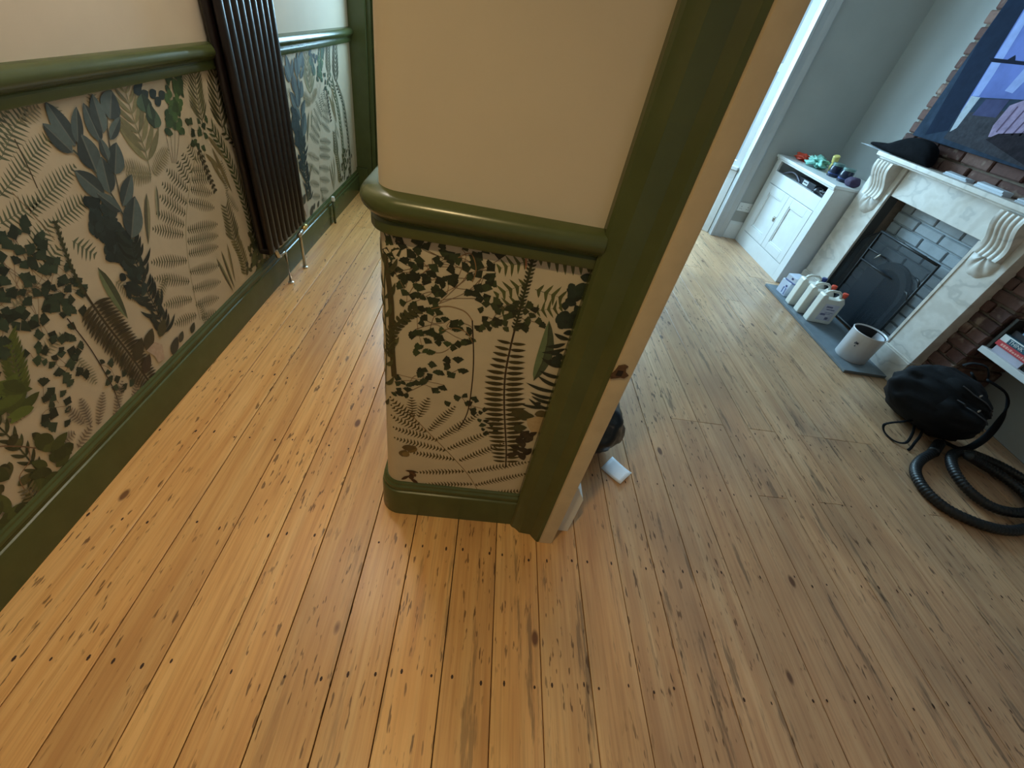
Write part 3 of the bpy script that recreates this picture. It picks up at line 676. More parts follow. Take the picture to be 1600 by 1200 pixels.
for a, b_ in (((1556, 206), (1590, 166)), ((1566, 210), (1600, 172)), ((1580, 211), (1606, 184)), ((1592, 212), (1620, 186))):
    patch('painted_crack', [a, (a[0]+2, a[1]+1), (b_[0]+2, b_[1]+1), b_], flatpaint('pic_crack', (92, 76, 100)), 4)
patch('painted_base', [(1540, 218), (1560, 209), (1600, 208), (1760, 250), (1760, 330), (1600, 258)], flatpaint('pic_base', (40, 36, 42), 0.3, 40), 4)  # dark brown base below the stones, part of the picture's print
patch('painted_bar', [(1545, 90), (1600, 96), (1900, 128), (1900, 138), (1600, 102), (1550, 97)], flatpaint('pic_bar', (24, 28, 44)), 4)
patch('painted_spike', [(1572, 95), (1587, 86), (1586, 97)], flatpaint('pic_bar', (24, 28, 44)), 5)

# things on the mantel shelf
secs = [(3.72, 0.016, 1.152, 1.166), (3.69, 0.030, 1.149, 1.176), (3.60, 0.036, 1.145, 1.186), (3.53, 0.040, 1.1425, 1.194), (3.475, 0.050, 1.1415, 1.226), (3.42, 0.056, 1.1415, 1.256), (3.34, 0.060, 1.1415, 1.272), (3.24, 0.060, 1.1415, 1.280), (3.165, 0.054, 1.1415, 1.268), (3.12, 0.044, 1.1415, 1.232), (3.09, 0.02, 1.1415, 1.18)]
rows = []
for i, (y, w, z0, z1) in enumerate(secs):
    row = []
    for k in range(18):
        a = 2*math.pi*k/18; ca, sa = math.cos(a), math.sin(a)
        wob = 1 + 0.30*noise.noise(Vector((k*1.3, i*1.1, 3.0)))
        row.append((2.868 + w*0.95*wob*math.copysign(abs(ca)**0.8, ca), y + 0.008*noise.noise(Vector((k, i, 0))), (z0 + z1)/2 + (z1 - z0)/2*math.copysign(abs(sa)**0.8, sa)*(wob if sa > 0 else 1)))
    rows.append(row)
m = MB().grid(rows, 0, True); n18 = len(rows)*18; m.f += [tuple(range(18)), tuple(range(n18 - 18, n18))]; m.mi += [0, 0]
clo = tag(m.build('black_cloth', paint('black_wool', srgb(17, 18, 22), 0.95, 0.3, 40, 0.4, 0.0, 0.08), smooth=True), 'bunched black cloth lying on the far end of the mantel shelf', 'cloth')
sb = clo.modifiers.new('sub', 'SUBSURF'); sb.levels = 1; sb.render_levels = 2
tag(MB().box(2.835, 2.90, 3.45, 3.79, 1.1402, 1.1413).build('paper_card', paint('white_card', srgb(214, 222, 232), 0.6)), 'white card sticking out beyond the mantel end under black cloth', 'card')
for k, (y0, y1, z1, x0, rz, lab) in enumerate(((2.80, 2.99, 1.158, 2.885, 0.05, 'flat pale envelope on the mantel shelf nearest the black cloth'), (2.52, 2.74, 1.166, 2.875, -0.04, 'pale folded papers in the middle of mantel shelf'), (2.30, 2.46, 1.160, 2.88, 0.08, 'pale letter on the mantel shelf above the near corbel'))):
    e_ = tag(empty('paper_stack', (x0 + 0.02, (y0 + y1)/2, 1.1402), rz), lab, 'papers', 'papers on the mantel')
    h = (y1 - y0)/2; q = (z1 - 1.1402)
    for s_ in range(2): MB().add([(-0.03, -h + 0.01*s_, q*s_*0.5), (0.028, -h, q*s_*0.5), (0.028, h, q*s_*0.5), (-0.03 + 0.008*s_, h - 0.015, q*s_*0.5), (-0.03, -h + 0.01*s_, q*(s_+1)*0.48), (0.028, -h, q*(s_+1)*0.5), (0.028, h, q*(s_+1)*0.5 + 0.004), (-0.03 + 0.008*s_, h - 0.015, q*(s_+1)*0.45)],
        [(0,3,2,1),(4,5,6,7),(0,1,5,4),(1,2,6,5),(2,3,7,6),(3,0,4,7)]).build('sheet', paint('letter_paper', srgb(196, 204, 214), 0.6, 0.05), e_, local=True)
ph = tag(MB().box(2.868, 2.925, 2.205, 2.29, 1.1402, 1.154).build('phone', paint('black_gloss', srgb(14, 16, 34), 0.2, 0.1), bevel=0.004), 'small black slab lying on the mantel beside the letter', 'phone')

# ------------------------------------------------------------------ near alcove: shelf and books
sh = tag(MB().box(2.945, XR - 0.001, 0.8, 2.012, 0.440, 0.474).build('alcove_shelf', WHITE, bevel=0.002), 'white shelf board in the alcove right of the fireplace', 'shelf')
def book(y0, y1, z0, z1, x0, mat, label, stripes=None, upright=False):
    o = tag(empty('book', (x0, (y0 + y1)/2, z0)), label, 'book', 'books stacked on the alcove shelf')
    d = 0.20; t_ = 0.0025
    if not upright:
        c = MB().box(x0, x0 + d, y0, y1, z0, z0 + t_).box(x0, x0 + d, y0, y1, z1 - t_, z1).box(x0, x0 + t_, y0, y1, z0 + t_, z1 - t_)
        c.build('cover', mat, o, bevel=0.0008)
        MB().box(x0 + t_, x0 + d - 0.005, y0 + 0.004, y1 - 0.004, z0 + t_, z1 - t_).build('pages', paint('page_edges', srgb(212, 206, 194), 0.8), o)
    else:
        c = MB().box(x0, x0 + d, y0, y0 + t_, z0, z1).box(x0, x0 + d, y1 - t_, y1, z0, z1).box(x0, x0 + t_, y0 + t_, y1 - t_, z0, z1)
        c.build('cover', mat, o, bevel=0.0008)
        MB().box(x0 + t_, x0 + d - 0.005, y0 + t_, y1 - t_, z0 + 0.003, z1 - 0.004).build('pages', paint('page_edges', srgb(212, 206, 194), 0.8), o)
    return o
def spine_text(o, txt, x, y, z, size, mat):
    cu = bpy.data.curves.new('t', 'FONT'); cu.body = txt; cu.size = size; cu.extrude = 0.0003
    to = bpy.data.objects.new('t', cu); COL.objects.link(to); dg = bpy.context.evaluated_depsgraph_get()
    me = bpy.data.meshes.new_from_object(to.evaluated_get(dg)); bpy.data.objects.remove(to)
    me.transform(Matrix(((0, 0, -1, x), (-1, 0, 0, y), (0, 1, 0, z), (0, 0, 0, 1)))); me.materials.append(mat)
    ob = bpy.data.objects.new('spine_lettering', me); COL.objects.link(ob); ob.parent = o; ob.matrix_parent_inverse = chain(o).inverted()
LET = paint('pale_lettering', srgb(226, 232, 232), 0.6); LPK = paint('pink_lettering', srgb(236, 170, 160), 0.6)
b0 = book(1.80, 1.972, 0.4745, 0.512, 2.965, paint('lilac_cover', srgb(190, 186, 204), 0.5), 'pale lilac book at the bottom of the shelf stack')
b1 = book(1.70, 1.985, 0.5125, 0.541, 2.960, paint('red_cover', srgb(206, 62, 72), 0.45), 'red book second from bottom in the shelf stack')
b2 = book(1.68, 1.985, 0.5415, 0.578, 2.965, paint('teal_cover', srgb(44, 92, 112), 0.45), 'teal book with white lettering and white band in the shelf stack')
MB().box(2.9643, 2.965, 1.945, 1.985, 0.5417, 0.5778).box(2.9643, 2.965, 1.70, 1.945, 0.571, 0.5778).build('white_band', LET, b2)
spine_text(b2, 'THINK', 2.9641, 1.938, 0.548, 0.028, LET)
sp_ = MB(); q = random.Random(5); y = 1.955
while y > 1.74:
    w = q.uniform(0.006, 0.013); sp_.box(2.9592, 2.9600, y - w, y, 0.520, 0.520 + q.uniform(0.008, 0.014)); y -= w + 0.004
sp_.build('spine_lettering', LPK, b1)
book(1.70, 1.975, 0.5785, 0.612, 2.985, paint('charcoal_cover', srgb(44, 46, 54), 0.5), 'charcoal book above the teal book in the shelf stack')
book(1.66, 1.93, 0.6125, 0.634, 2.975, paint('sky_cover', srgb(128, 160, 190), 0.5), 'light blue book near the top of the shelf stack')
book(1.70, 1.955, 0.6345, 0.664, 2.985, paint('rust_cover', srgb(176, 96, 84), 0.5), 'rust red book on top of the shelf stack')
book(1.55, 1.795, 0.4745, 0.511, 2.975, paint('black_cover', srgb(26, 28, 32), 0.5), 'black book lying beside the lilac book on the shelf')
book(1.992, 2.010, 0.4745, 0.665, 2.965, paint('olive_black_cover', srgb(52, 50, 46), 0.5), 'dark upright book against the bricks at the shelf end', upright=True)

# ------------------------------------------------------------------ backpack
bp = tag(empty('backpack', (2.70, 1.82, 0)), 'black nylon backpack slumped on the floor beside the fireplace', 'backpack')
A0, A1 = Vector((2.640, 1.765, 0.095)), Vector((2.785, 1.830, 0.315))
ax = (A1 - A0).normalized(); bx_ = Vector((-ax.y, ax.x, 0)).normalized(); cx_ = ax.cross(bx_).normalized()
if cx_.z < 0: cx_ = -cx_
def pack_pt(t, th, grow=1.0, sq=0.56):
    """surface point: t in 0..1 along the bag, th around it"""
    e = math.sin(math.pi*min(1, max(0, t)))**0.34
    hw = (0.268 - 0.090*t)*e*grow; hd = (0.225 - 0.090*t)*e*grow
    ct, st = math.cos(th), math.sin(th)
    u = math.copysign(abs(ct)**sq, ct)*hw; w = math.copysign(abs(st)**sq, st)*hd
    p = A0 + (A1 - A0)*(t*1.36 - 0.18) + bx_*u + cx_*w
    n_ = noise.noise(Vector((p.x*9, p.y*9, p.z*9)))*0.030 + noise.noise(Vector((p.x*22 + 5, p.y*14, p.z*30)))*0.016 + abs(noise.noise(Vector((p.x*16, p.y*16 + 3, p.z*16))))*-0.045
    p = p + (bx_*ct + cx_*st)*n_*e
    p.z = max(0.004 + 0.004*abs(ct), p.z); return p
rows = [[pack_pt(i/28.0, 2*math.pi*k/40) for k in range(40)] for i in range(29)]
m = MB().grid(rows, 0, True); m.build('main_body', BLACKCLOTH, bp, smooth=True)
def pack_patch(t0, t1, a0, a1, grow, name, mat, parent):
    rows = []
    for i in range(15):
        row = []
        for k in range(15):
            f = math.sin(math.pi*i/14)**0.35*math.sin(math.pi*k/14)**0.35
            row.append(pack_pt(t0 + (t1 - t0)*i/14.0, a0 + (a1 - a0)*k/14.0, 0.985 + (grow - 0.985)*f))
        rows.append(row)
    return MB().grid(rows).build(name, mat, parent, smooth=True)
po = pack_patch(0.12, 0.58, math.radians(95), math.radians(215), 1.13, 'front_pocket', BLACKCLOTH, bp)
po2 = pack_patch(0.60, 0.90, math.radians(85), math.radians(205), 1.10, 'top_pocket', BLACKCLOTH, bp)
ZIP = paint('grey_zip', srgb(70, 74, 82), 0.35, 0.1, 40, 0, 0.3)
MB().tube([pack_pt(0.50, math.radians(100 + 7*k), 1.135) for k in range(16)], 0.0035, 6).build('zip', ZIP, po)
MB().tube([pack_pt(0.70, math.radians(95 + 7*k), 1.105) for k in range(15)], 0.0035, 6).build('zip', ZIP, po2)
for t_, a_ in ((0.55, 130), (0.74, 118)):
    q0 = pack_pt(t_, math.radians(a_), 1.12); MB().tube([q0, q0 + Vector((-0.012, -0.01, 0.01)), q0 + Vector((-0.028, -0.018, 0.006))], 0.004, 6).build('zip_pull', CHROME, bp)
def strap(path, w, name, mat=BLACKCLOTH):
    """webbing: flat band swept along a smooth path"""
    P = [Vector(p) for p in path]; pts = []
    for i in range(len(P) - 1):
        p0, p1, p2, p3 = P[max(i-1, 0)], P[i], P[i+1], P[min(i+2, len(P)-1)]
        for k in range(6):
            t = k/6.0; pts.append(0.5*((2*p1) + (p2 - p0)*t + (2*p0 - 5*p1 + 4*p2 - p3)*t*t + (3*p1 - p0 - 3*p2 + p3)*t**3))
    pts.append(P[-1])
    return MB().tube(pts, w, 8, flat=0.32).build(name, mat, bp, smooth=True)
strap([(2.80, 1.90, 0.385), (2.825, 1.885, 0.418), (2.875, 1.85, 0.424), (2.90, 1.81, 0.37)], 0.012, 'grab_handle')
strap([(2.88, 1.80, 0.375), (2.97, 1.735, 0.345), (3.03, 1.70, 0.25), (3.01, 1.645, 0.13), (2.955, 1.61, 0.05), (2.89, 1.60, 0.014), (2.80, 1.64, 0.02)], 0.019, 'shoulder_strap')
strap([(2.86, 1.87, 0.36), (2.94, 1.83, 0.28), (2.955, 1.80, 0.14), (2.88, 1.77, 0.03)], 0.020, 'shoulder_strap')
strap([(2.60, 1.72, 0.08), (2.54, 1.71, 0.065), (2.475, 1.705, 0.05), (2.445, 1.70, 0.028), (2.44, 1.66, 0.008), (2.46, 1.60, 0.007), (2.51, 1.585, 0.02), (2.57, 1.64, 0.05), (2.62, 1.70, 0.06)], 0.0075, 'compression_strap')
strap([(2.66, 1.68, 0.06), (2.60, 1.62, 0.05), (2.55, 1.58, 0.035), (2.525, 1.555, 0.012), (2.50, 1.54, 0.006)], 0.0075, 'compression_strap')
q0 = pack_pt(0.62, math.radians(225), 1.02)
MB().box(q0.x - 0.02, q0.x + 0.025, q0.y - 0.012, q0.y - 0.006, q0.z - 0.006, q0.z + 0.006).build('buckle', paint('grey_tab', srgb(110, 112, 116), 0.5), bp, bevel=0.002)

# ------------------------------------------------------------------ coiled vacuum hose
HP = [(2.62, 1.52, 0.03), (2.47, 1.44, 0.03), (2.385, 1.36, 0.025), (2.35, 1.25, 0.025), (2.385, 1.145, 0.025), (2.505, 1.075, 0.025), (2.64, 1.055, 0.025), (2.79, 1.085, 0.025), (2.94, 1.14, 0.03), (3.06, 1.24, 0.03), (3.10, 1.36, 0.03), (3.05, 1.46, 0.03), (2.93, 1.52, 0.04), (2.78, 1.525, 0.06), (2.66, 1.47, 0.065), (2.60, 1.37, 0.055), (2.605, 1.26, 0.04), (2.68, 1.18, 0.03), (2.80, 1.155, 0.045), (2.91, 1.20, 0.05), (2.965, 1.30, 0.04), (2.93, 1.40, 0.04), (2.83, 1.455, 0.06), (2.72, 1.46, 0.10)]
P = [Vector(p) for p in HP]; pts = []
for i in range(len(P) - 1):
    p0, p1, p2, p3 = P[max(i-1, 0)], P[i], P[i+1], P[min(i+2, len(P)-1)]
    for k in range(22):
        t = k/22.0; pts.append(0.5*((2*p1) + (p2 - p0)*t + (2*p0 - 5*p1 + 4*p2 - p3)*t*t + (3*p1 - p0 - 3*p2 + p3)*t**3))
ho = tag(empty('vacuum_hose', (2.7, 1.3, 0)), 'black ribbed vacuum hose coiled on the floor in front of backpack', 'hose')
MB().tube(pts, [0.0235 + (0.0022 if i % 3 == 0 else -0.0008) for i in range(len(pts))], 12).build('ribbed_tube', BLACKRUB, ho, smooth=True)
MB().tube([pts[0] + Vector((0.004*k, 0.003*k, 0.0)) for k in range(0, 30, 4)], 0.028, 14).build('end_cuff', BLACKRUB, ho, smooth=True)

# ------------------------------------------------------------------ behind the door lining
crumple('plastic_sack', (0.580, 1.345, 0.001), (0.150, 0.165, 0.125), paint('black_plastic_sack', srgb(14, 17, 24), 0.3, 0.3, 8, 0.1), 'black plastic sack slumped on the floor behind the door frame', 'sack', 4, 0.14, 4, crease=0.25)
A_, B_, C_, D_ = [on_z(*p, 0.003) for p in ((939, 731), (968, 758), (986, 741), (957, 713))]
rows = []
for i in range(7):
    s_ = i/6.0; l0 = A_.lerp(D_, s_); l1 = B_.lerp(C_, s_); row = []
    for k in range(7):
        t = k/6.0; p = l0.lerp(l1, t); row.append((p.x, p.y, 0.0025 + 0.010*t**3 + 0.004*math.sin(3*s_)*t))
    rows.append(row)
pp = tag(MB().grid(rows).build('paper_sheet', paint('white_sheet', srgb(226, 228, 236), 0.6, 0.02), smooth=True), 'small white sheet of paper on the floor beside the black sack', 'paper')
so_ = pp.modifiers.new('solid', 'SOLIDIFY'); so_.thickness = 0.0006

# ------------------------------------------------------------------ radiator on the hall wall
RY0, RY1, RZ0, RZ1 = 2.105, 2.605, 0.262, 2.05
ra = tag(empty('column_radiator', (-1.12, (RY0 + RY1)/2, RZ0)), 'tall black vertical column radiator on the hall wall', 'radiator')
nC = 9; pitch = (RY1 - RY0)/nC
for row_x in (-1.108, -1.152):
    for k in range(nC):
        y = RY0 + pitch*(k + 0.5); hw = pitch*0.40
        sec = [(row_x + 0.0155*math.cos(a), y + hw*math.copysign(abs(math.sin(a))**0.8, math.sin(a))) for a in [2*math.pi*j/14 for j in range(14)]]
        MB().prism(sec, RZ0 + 0.012, RZ1, lambda p, t: (p[0], p[1], t)).build('column_tube', BLACKMETAL, ra, auto=50)
for z in (RZ0 + 0.02, RZ1 - 0.02):
    MB().box(-1.158, -1.100, RY0 + 0.004, RY1 - 0.004, z - 0.014, z + 0.014).build('header', BLACKMETAL, ra, bevel=0.006)
for z in (0.5, 1.85):
    for y in (RY0 + 0.08, RY1 - 0.08): MB().box(XL + 0.0005, -1.15, y - 0.012, y + 0.012, z - 0.02, z + 0.02).build('wall_bracket', BLACKMETAL, ra)
def pipe(name, path, r, mat, label):
    o = tag(empty(name, path[0]), label, 'pipe'); MB().tube(path, r, 10).build('tube', mat, o, smooth=True); return o
p1 = pipe('radiator_pipe', [(-1.118, 2.304, 0.002), (-1.118, 2.304, 0.188), (-1.118, 2.300, 0.197), (-1.118, 2.290, 0.201), (-1.118, 2.235, 0.204)], 0.0085, CHROME, 'chrome pipe with elbow under the near end of black radiator')
MB().lathe([(0.016, 0), (0.016, 0.006), (0.01, 0.01)], (-1.118, 2.304, 0.0005), 14).build('floor_collar', CHROME, p1, auto=40)
MB().tube([(-1.118, 2.238, 0.204), (-1.118, 2.215, 0.212), (-1.12, 2.205, 0.245), (-1.125, 2.20, 0.27)], [0.011, 0.013, 0.012, 0.010], 10).build('valve_body', CHROME, p1, smooth=True)
MB().lathe([(0.012, 0), (0.014, 0.01), (0.012, 0.03), (0.006, 0.034)], (-1.118, 2.19, 0.30), 12).build('valve_head', PLASTIC, p1, auto=40)
p2 = pipe('radiator_pipe', [(-1.109, 2.508, 0.002), (-1.109, 2.508, 0.19), (-1.112, 2.515, 0.23)], 0.0085, CHROME, 'chrome pipe with valve under the far end of black radiator')
MB().lathe([(0.016, 0), (0.016, 0.006), (0.01, 0.01)], (-1.109, 2.508, 0.0005), 14).build('floor_collar', CHROME, p2, auto=40)
MB().tube([(-1.11, 2.49, 0.215), (-1.11, 2.545, 0.225)], [0.013, 0.014], 10).build('valve_body', CHROME, p2, smooth=True)
MB().tube([(-1.108, 2.552, 0.228), (-1.104, 2.585, 0.238), (-1.102, 2.60, 0.242)], [0.013, 0.017, 0.012], 12).build('valve_head', paint('brass_cap', srgb(214, 190, 120), 0.3, 0.05, 12, 0, 0.5), p2, smooth=True)
MB().tube([(-1.118, 2.25, 0.252), (-1.114, 2.50, 0.252)], 0.005, 8).build('drain_bar', CHROME, p2, smooth=True)
p3 = pipe('painted_pipe', [(-1.148, 3.237, 0.001), (-1.148, 3.237, 0.17)], 0.009, GREEN, 'short green painted pipe stub rising beside the hall skirting')
MB().lathe([(0.012, 0), (0.014, 0.012), (0.011, 0.03), (0.004, 0.034)], (-1.146, 3.236, 0.168), 12).build('cap', PLASTIC, p3, auto=40)

# ------------------------------------------------------------------ botanical wallpaper
# each printed plant is drawn as flat shapes in wall coordinates (metres along the wall, height)
V2 = lambda x, y: Vector((x, y))
def lin(c): return srgb(*c)
class Print:
    def __init__(self, pix, place, zlo, zhi, slo, shi):
        self.pix, self.place = pix, place; self.lim = (slo, shi, zlo, zhi); self.polys = []; self.layer = 0.0; self.k = 0; self.top = 0.0; self.rec = []
        self.r = random.Random(42)
    def P(self, pts): return [V2(*self.pix(u, v)) for u, v in pts]
    def nl(self): self.layer = self.top + 2.5e-6; self.k = 0
    def poly(self, pts, col, mod=False):
        self.k += 1; d = self.layer + ((self.k % 8)*1.4e-6 if mod else self.k*1.1e-6); self.top = max(self.top, d); self.polys.append((pts, col, d))
    def jit(self, c, a=0.12):
        k = 1 + self.r.uniform(-a, a); return tuple(min(255, x*k) for x in c)
    # --- shapes
    def leaf(self, base, tip, w, col, rib=None, bend=0.0, n=7):
        d = tip - base; L = d.length
        if L < 1e-5: return
        e = d/L; q = V2(-e.y, e.x); left, rt, mid = [], [], []
        for i in range(n + 1):
            t = i/n; h = w*math.sin(math.pi*t**0.85)**0.8 if 0 < t < 1 else 0
            c = base + d*t + q*(bend*L*math.sin(math.pi*t)); left.append(c + q*h); rt.append(c - q*h); mid.append(c)
        if rib:
            k1, k2 = (1.22, 0.80) if self.r.random() < 0.5 else (0.80, 1.22)
            self.poly(left + mid[::-1][1:-1], tuple(x*k1 for x in col)); self.poly(mid + rt[::-1][1:-1], tuple(x*k2 for x in col))
        else: self.poly(left + rt[::-1][1:-1], col)
        if rib:
            m = [base + d*t + q*(bend*L*math.sin(math.pi*t)) for t in (0, .33, .66, .95)]
            k = max(0.0006, w*0.07)
            self.poly([p + q*k for p in m] + [p - q*k for p in m[::-1]], rib)
    def stem(self, pts, w, col):
        pts = smooth2(pts); L, R = [], []
        for i, p in enumerate(pts):
            t = (pts[min(i+1, len(pts)-1)] - pts[max(i-1, 0)]); 
            if t.length < 1e-6: continue
            t.normalize(); q = V2(-t.y, t.x); L.append(p + q*w); R.append(p - q*w)
        for i in range(len(L) - 1): self.poly([L[i], L[i+1], R[i+1], R[i]], col, True)
    def comb(self, a, b, w, col, n=None, taper=0.6, both=True, rib=True):
        """one pinna made of many fine leaflets"""
        d = b - a; L = d.length; e = d/L; q = V2(-e.y, e.x); n = n or max(6, int(L/(0.0072 if w < 0.028 else 0.0095)))
        if rib: self.poly([a + q*0.0009, b, a - q*0.0009], col)
        for i in range(n):
            t = (i + 0.5)/n; h = w*(math.sin(math.pi*min(1, 0.12 + 0.88*t))**taper if t > 0.4 else (0.55 + 0.45*t/0.4)*math.sin(math.pi*0.472)**taper)
            p = a + d*t; s = L/n*0.28
            for sg in ((1, -1) if both else (1,)):
                tp = p + q*(sg*h) + e*(h*0.35)
                self.poly([p - e*s, p + e*s, (p + e*s).lerp(tp, 0.6) + e*s*0.2, tp, (p - e*s).lerp(tp, 0.6) - e*s*0.2], self.jit(col, 0.08), True)
    def fern(self, pts, hw, n, col, ang=72, pw=0.09, t0=0.0, t1=1.0, prof=None, stemcol=None, sw=0.0018, comb=False):
        pts = smooth2(pts); cum = [0]
        for i in range(1, len(pts)): cum.append(cum[-1] + (pts[i] - pts[i-1]).length)
        self.nl()
        for i in range(n):
            t = t0 + (t1 - t0)*(i + 0.5)/n; s = t*cum[-1]; k = max(j for j in range(len(cum)) if cum[j] <= s + 1e-9); k = min(k, len(pts) - 2)
            f = (s - cum[k])/max(1e-9, cum[k+1] - cum[k]); p = pts[k].lerp(pts[k+1], f); e = (pts[k+1] - pts[k]).normalized()
            L = hw*(prof(t) if prof else 1.0)
            for sg in (1, -1):
                a = math.radians(ang)*sg; d = V2(e.x*math.cos(a) - e.y*math.sin(a), e.x*math.sin(a) + e.y*math.cos(a))
                if comb: self.comb(p, p + d*L, L*0.2, col)
                else: self.leaf(p, p + d*L*self.r.uniform(0.93, 1.05), max(0.0012, L*pw), self.jit(col), None, 0.04*sg, 5)
        self.nl(); self.stem(pts, sw, stemcol or col)
    def fan(self, c, size, ang, col):
        """maidenhair leaflet: wedge with a scalloped edge"""
        pts = [c]; sp = 0.80
        for i in range(9):
            a = ang + sp*(i/8.0*2 - 1); rr = size*(1.0 + 0.045*math.cos(i*math.pi)); rr *= 0.9 + 0.1*math.cos((i/8.0*2 - 1)*1.2)
            pts.append(c + V2(math.cos(a), math.sin(a))*rr)
        self.poly(pts, col)
    def maiden(self, region, n, size, col, stems=4, scol=(120, 96, 70)):
        R = self.P(region); xs = [p.x for p in R]; ys = [p.y for p in R]; self.nl(); pts = []
        tries = 0
        while len(pts) < n and tries < n*60:
            tries += 1; p = V2(self.r.uniform(min(xs), max(xs)), self.r.uniform(min(ys), max(ys)))
            if inside(p, R) and all((p - q).length > size*0.78 for q in pts): pts.append(p)
        ctr = sum(pts, V2(0, 0))/max(1, len(pts))
        for k in range(stems):
            if len(pts) > 3:
                a, b = self.r.choice(pts), self.r.choice(pts); self.stem([a, a.lerp(b, 0.5) + V2(self.r.uniform(-1, 1), self.r.uniform(-1, 1))*size, b], 0.0007, self.jit(scol))
        self.nl()
        for p in pts: self.fan(p, size*self.r.uniform(0.75, 1.2), self.r.uniform(0, 2*math.pi), self.jit(col, 0.3))
    def blobs(self, region, n, size, col, asp=0.6):
        R = self.P(region); xs = [p.x for p in R]; ys = [p.y for p in R]; k = 0; tries = 0; self.nl()
        while k < n and tries < n*60:
            tries += 1; p = V2(self.r.uniform(min(xs), max(xs)), self.r.uniform(min(ys), max(ys)))
            if not inside(p, R): continue
            a = self.r.uniform(0, 6.28); d = V2(math.cos(a), math.sin(a))*size*self.r.uniform(0.7, 1.2)
            self.leaf(p - d, p + d, size*asp*self.r.uniform(0.7, 1.1), self.jit(col, 0.25)); k += 1
    def spiky(self, pts, n, L, w, col, spread=55):
        pts = smooth2(pts); self.nl(); self.stem(pts, 0.002, col)
        for i in range(n):
            k = int((len(pts) - 2)*(i + 0.5)/n); p = pts[k]; e = (pts[k+1] - pts[k]).normalized(); a = math.radians(self.r.uniform(18, spread))*(1 if i % 2 else -1)
            d = V2(e.x*math.cos(a) - e.y*math.sin(a), e.x*math.sin(a) + e.y*math.cos(a))
            self.leaf(p, p + d*L*self.r.uniform(0.7, 1.15), w, self.jit(col, 0.25), None, 0.12*(1 if i % 2 else -1))
    def emit(self, name, parent, shifts=(0.0,)):
        vs_, fs, cols = [], [], []; slo, shi, zlo, zhi = self.lim
        for sh_ in shifts:
            for idx, (pts, col, lay) in enumerate(self.polys):
                q = clip([(p.x + sh_, p.y) for p in pts], slo, shi, zlo, zhi)
                if len(q) < 3: continue
                o = len(vs_); vs_ += [self.place(a, b_, 0.0007 + lay) for a, b_ in q]
                fs.append(tuple(range(o, o + len(q)))); cols += [lin(col)]*len(q)
        me = bpy.data.meshes.new(name); me.from_pydata(vs_, [], fs); me.materials.append(PRINT)
        at = me.color_attributes.new('Col', 'FLOAT_COLOR', 'POINT'); at.data.foreach_set('color', [x for c in cols for x in c])
        o = bpy.data.objects.new(name, me); COL.objects.link(o); o.parent = parent; return o
def smooth2(P, k=6):
    if len(P) < 3: return [P[0].lerp(P[-1], i/8.0) for i in range(9)]
    out = []
    for i in range(len(P) - 1):
        p0, p1, p2, p3 = P[max(i-1, 0)], P[i], P[i+1], P[min(i+2, len(P)-1)]
        for j in range(k):
            t = j/k; out.append(0.5*((2*p1) + (p2 - p0)*t + (2*p0 - 5*p1 + 4*p2 - p3)*t*t + (3*p1 - p0 - 3*p2 + p3)*t**3))
    return out + [P[-1]]
def inside(p, R):
    c = False; j = len(R) - 1
    for i in range(len(R)):
        if (R[i].y > p.y) != (R[j].y > p.y) and p.x < (R[j].x - R[i].x)*(p.y - R[i].y)/(R[j].y - R[i].y) + R[i].x: c = not c
        j = i
    return c
def clip(pts, x0, x1, y0, y1):
    for ax_, v, s in ((0, x0, 1), (0, x1, -1), (1, y0, 1), (1, y1, -1)):
        out = []
        for i in range(len(pts)):
            a, b_ = pts[i-1], pts[i]; ia, ib = (a[ax_] - v)*s >= 0, (b_[ax_] - v)*s >= 0
            if ia != ib:
                t = (v - a[ax_])/(b_[ax_] - a[ax_]); out.append((a[0] + (b_[0] - a[0])*t, a[1] + (b_[1] - a[1])*t))
            if ib: out.append(b_)
        pts = out
        if not pts: return []
    return pts

WZ0, WZ1 = 0.172, 1.066
DK = (42, 56, 42); DKB = (40, 52, 50); OL = (78, 78, 44); GREY = (128, 128, 106); SAGE = (112, 120, 98); BLUEG = (70, 82, 82); BRN = (64, 56, 34); PALE = (142, 136, 106); MID = (76, 94, 58)

# --- left wall sheet
wpl = MB().box(XL, XL + 0.0006, YB, 4.03, WZ0 - 0.02, WZ1).build('wallpaper', PAPER, wl); wpl['label'] = 'botanical fern wallpaper below the hall dado'
def pl_pix(u, v): p = on_x(u, v, XL); return (p.y, p.z)
L = Print(pl_pix, lambda a, b_, d: (XL + d, a, b_), WZ0, WZ1, YB, 4.02)
PP = L.P
def combs(S, lst, w, col, sp=0.010):
    S.nl()
    for a, b_ in lst:
        p, q = S.P([a, b_]); S.comb(p, q, w, col, max(5, int((q - p).length/sp)))
# grey-green ferns at the left
combs(L, [((0, 306), (82, 206)), ((46, 334), (118, 258)), ((0, 250), (40, 160)), ((84, 352), (136, 308)), ((0, 350), (62, 312)), ((44, 404), (80, 344)), ((66, 424), (92, 386)), ((112, 376), (150, 400)), ((-30, 240), (10, 170)), ((-40, 420), (-5, 350))], 0.036, (90, 98, 76), 0.0125)
L.nl(); L.stem(PP([(22, 217), (42, 258), (58, 294)]), 0.0016, (70, 62, 44)); L.stem(PP([(18, 300), (60, 345), (85, 375)]), 0.001, (130, 110, 84))
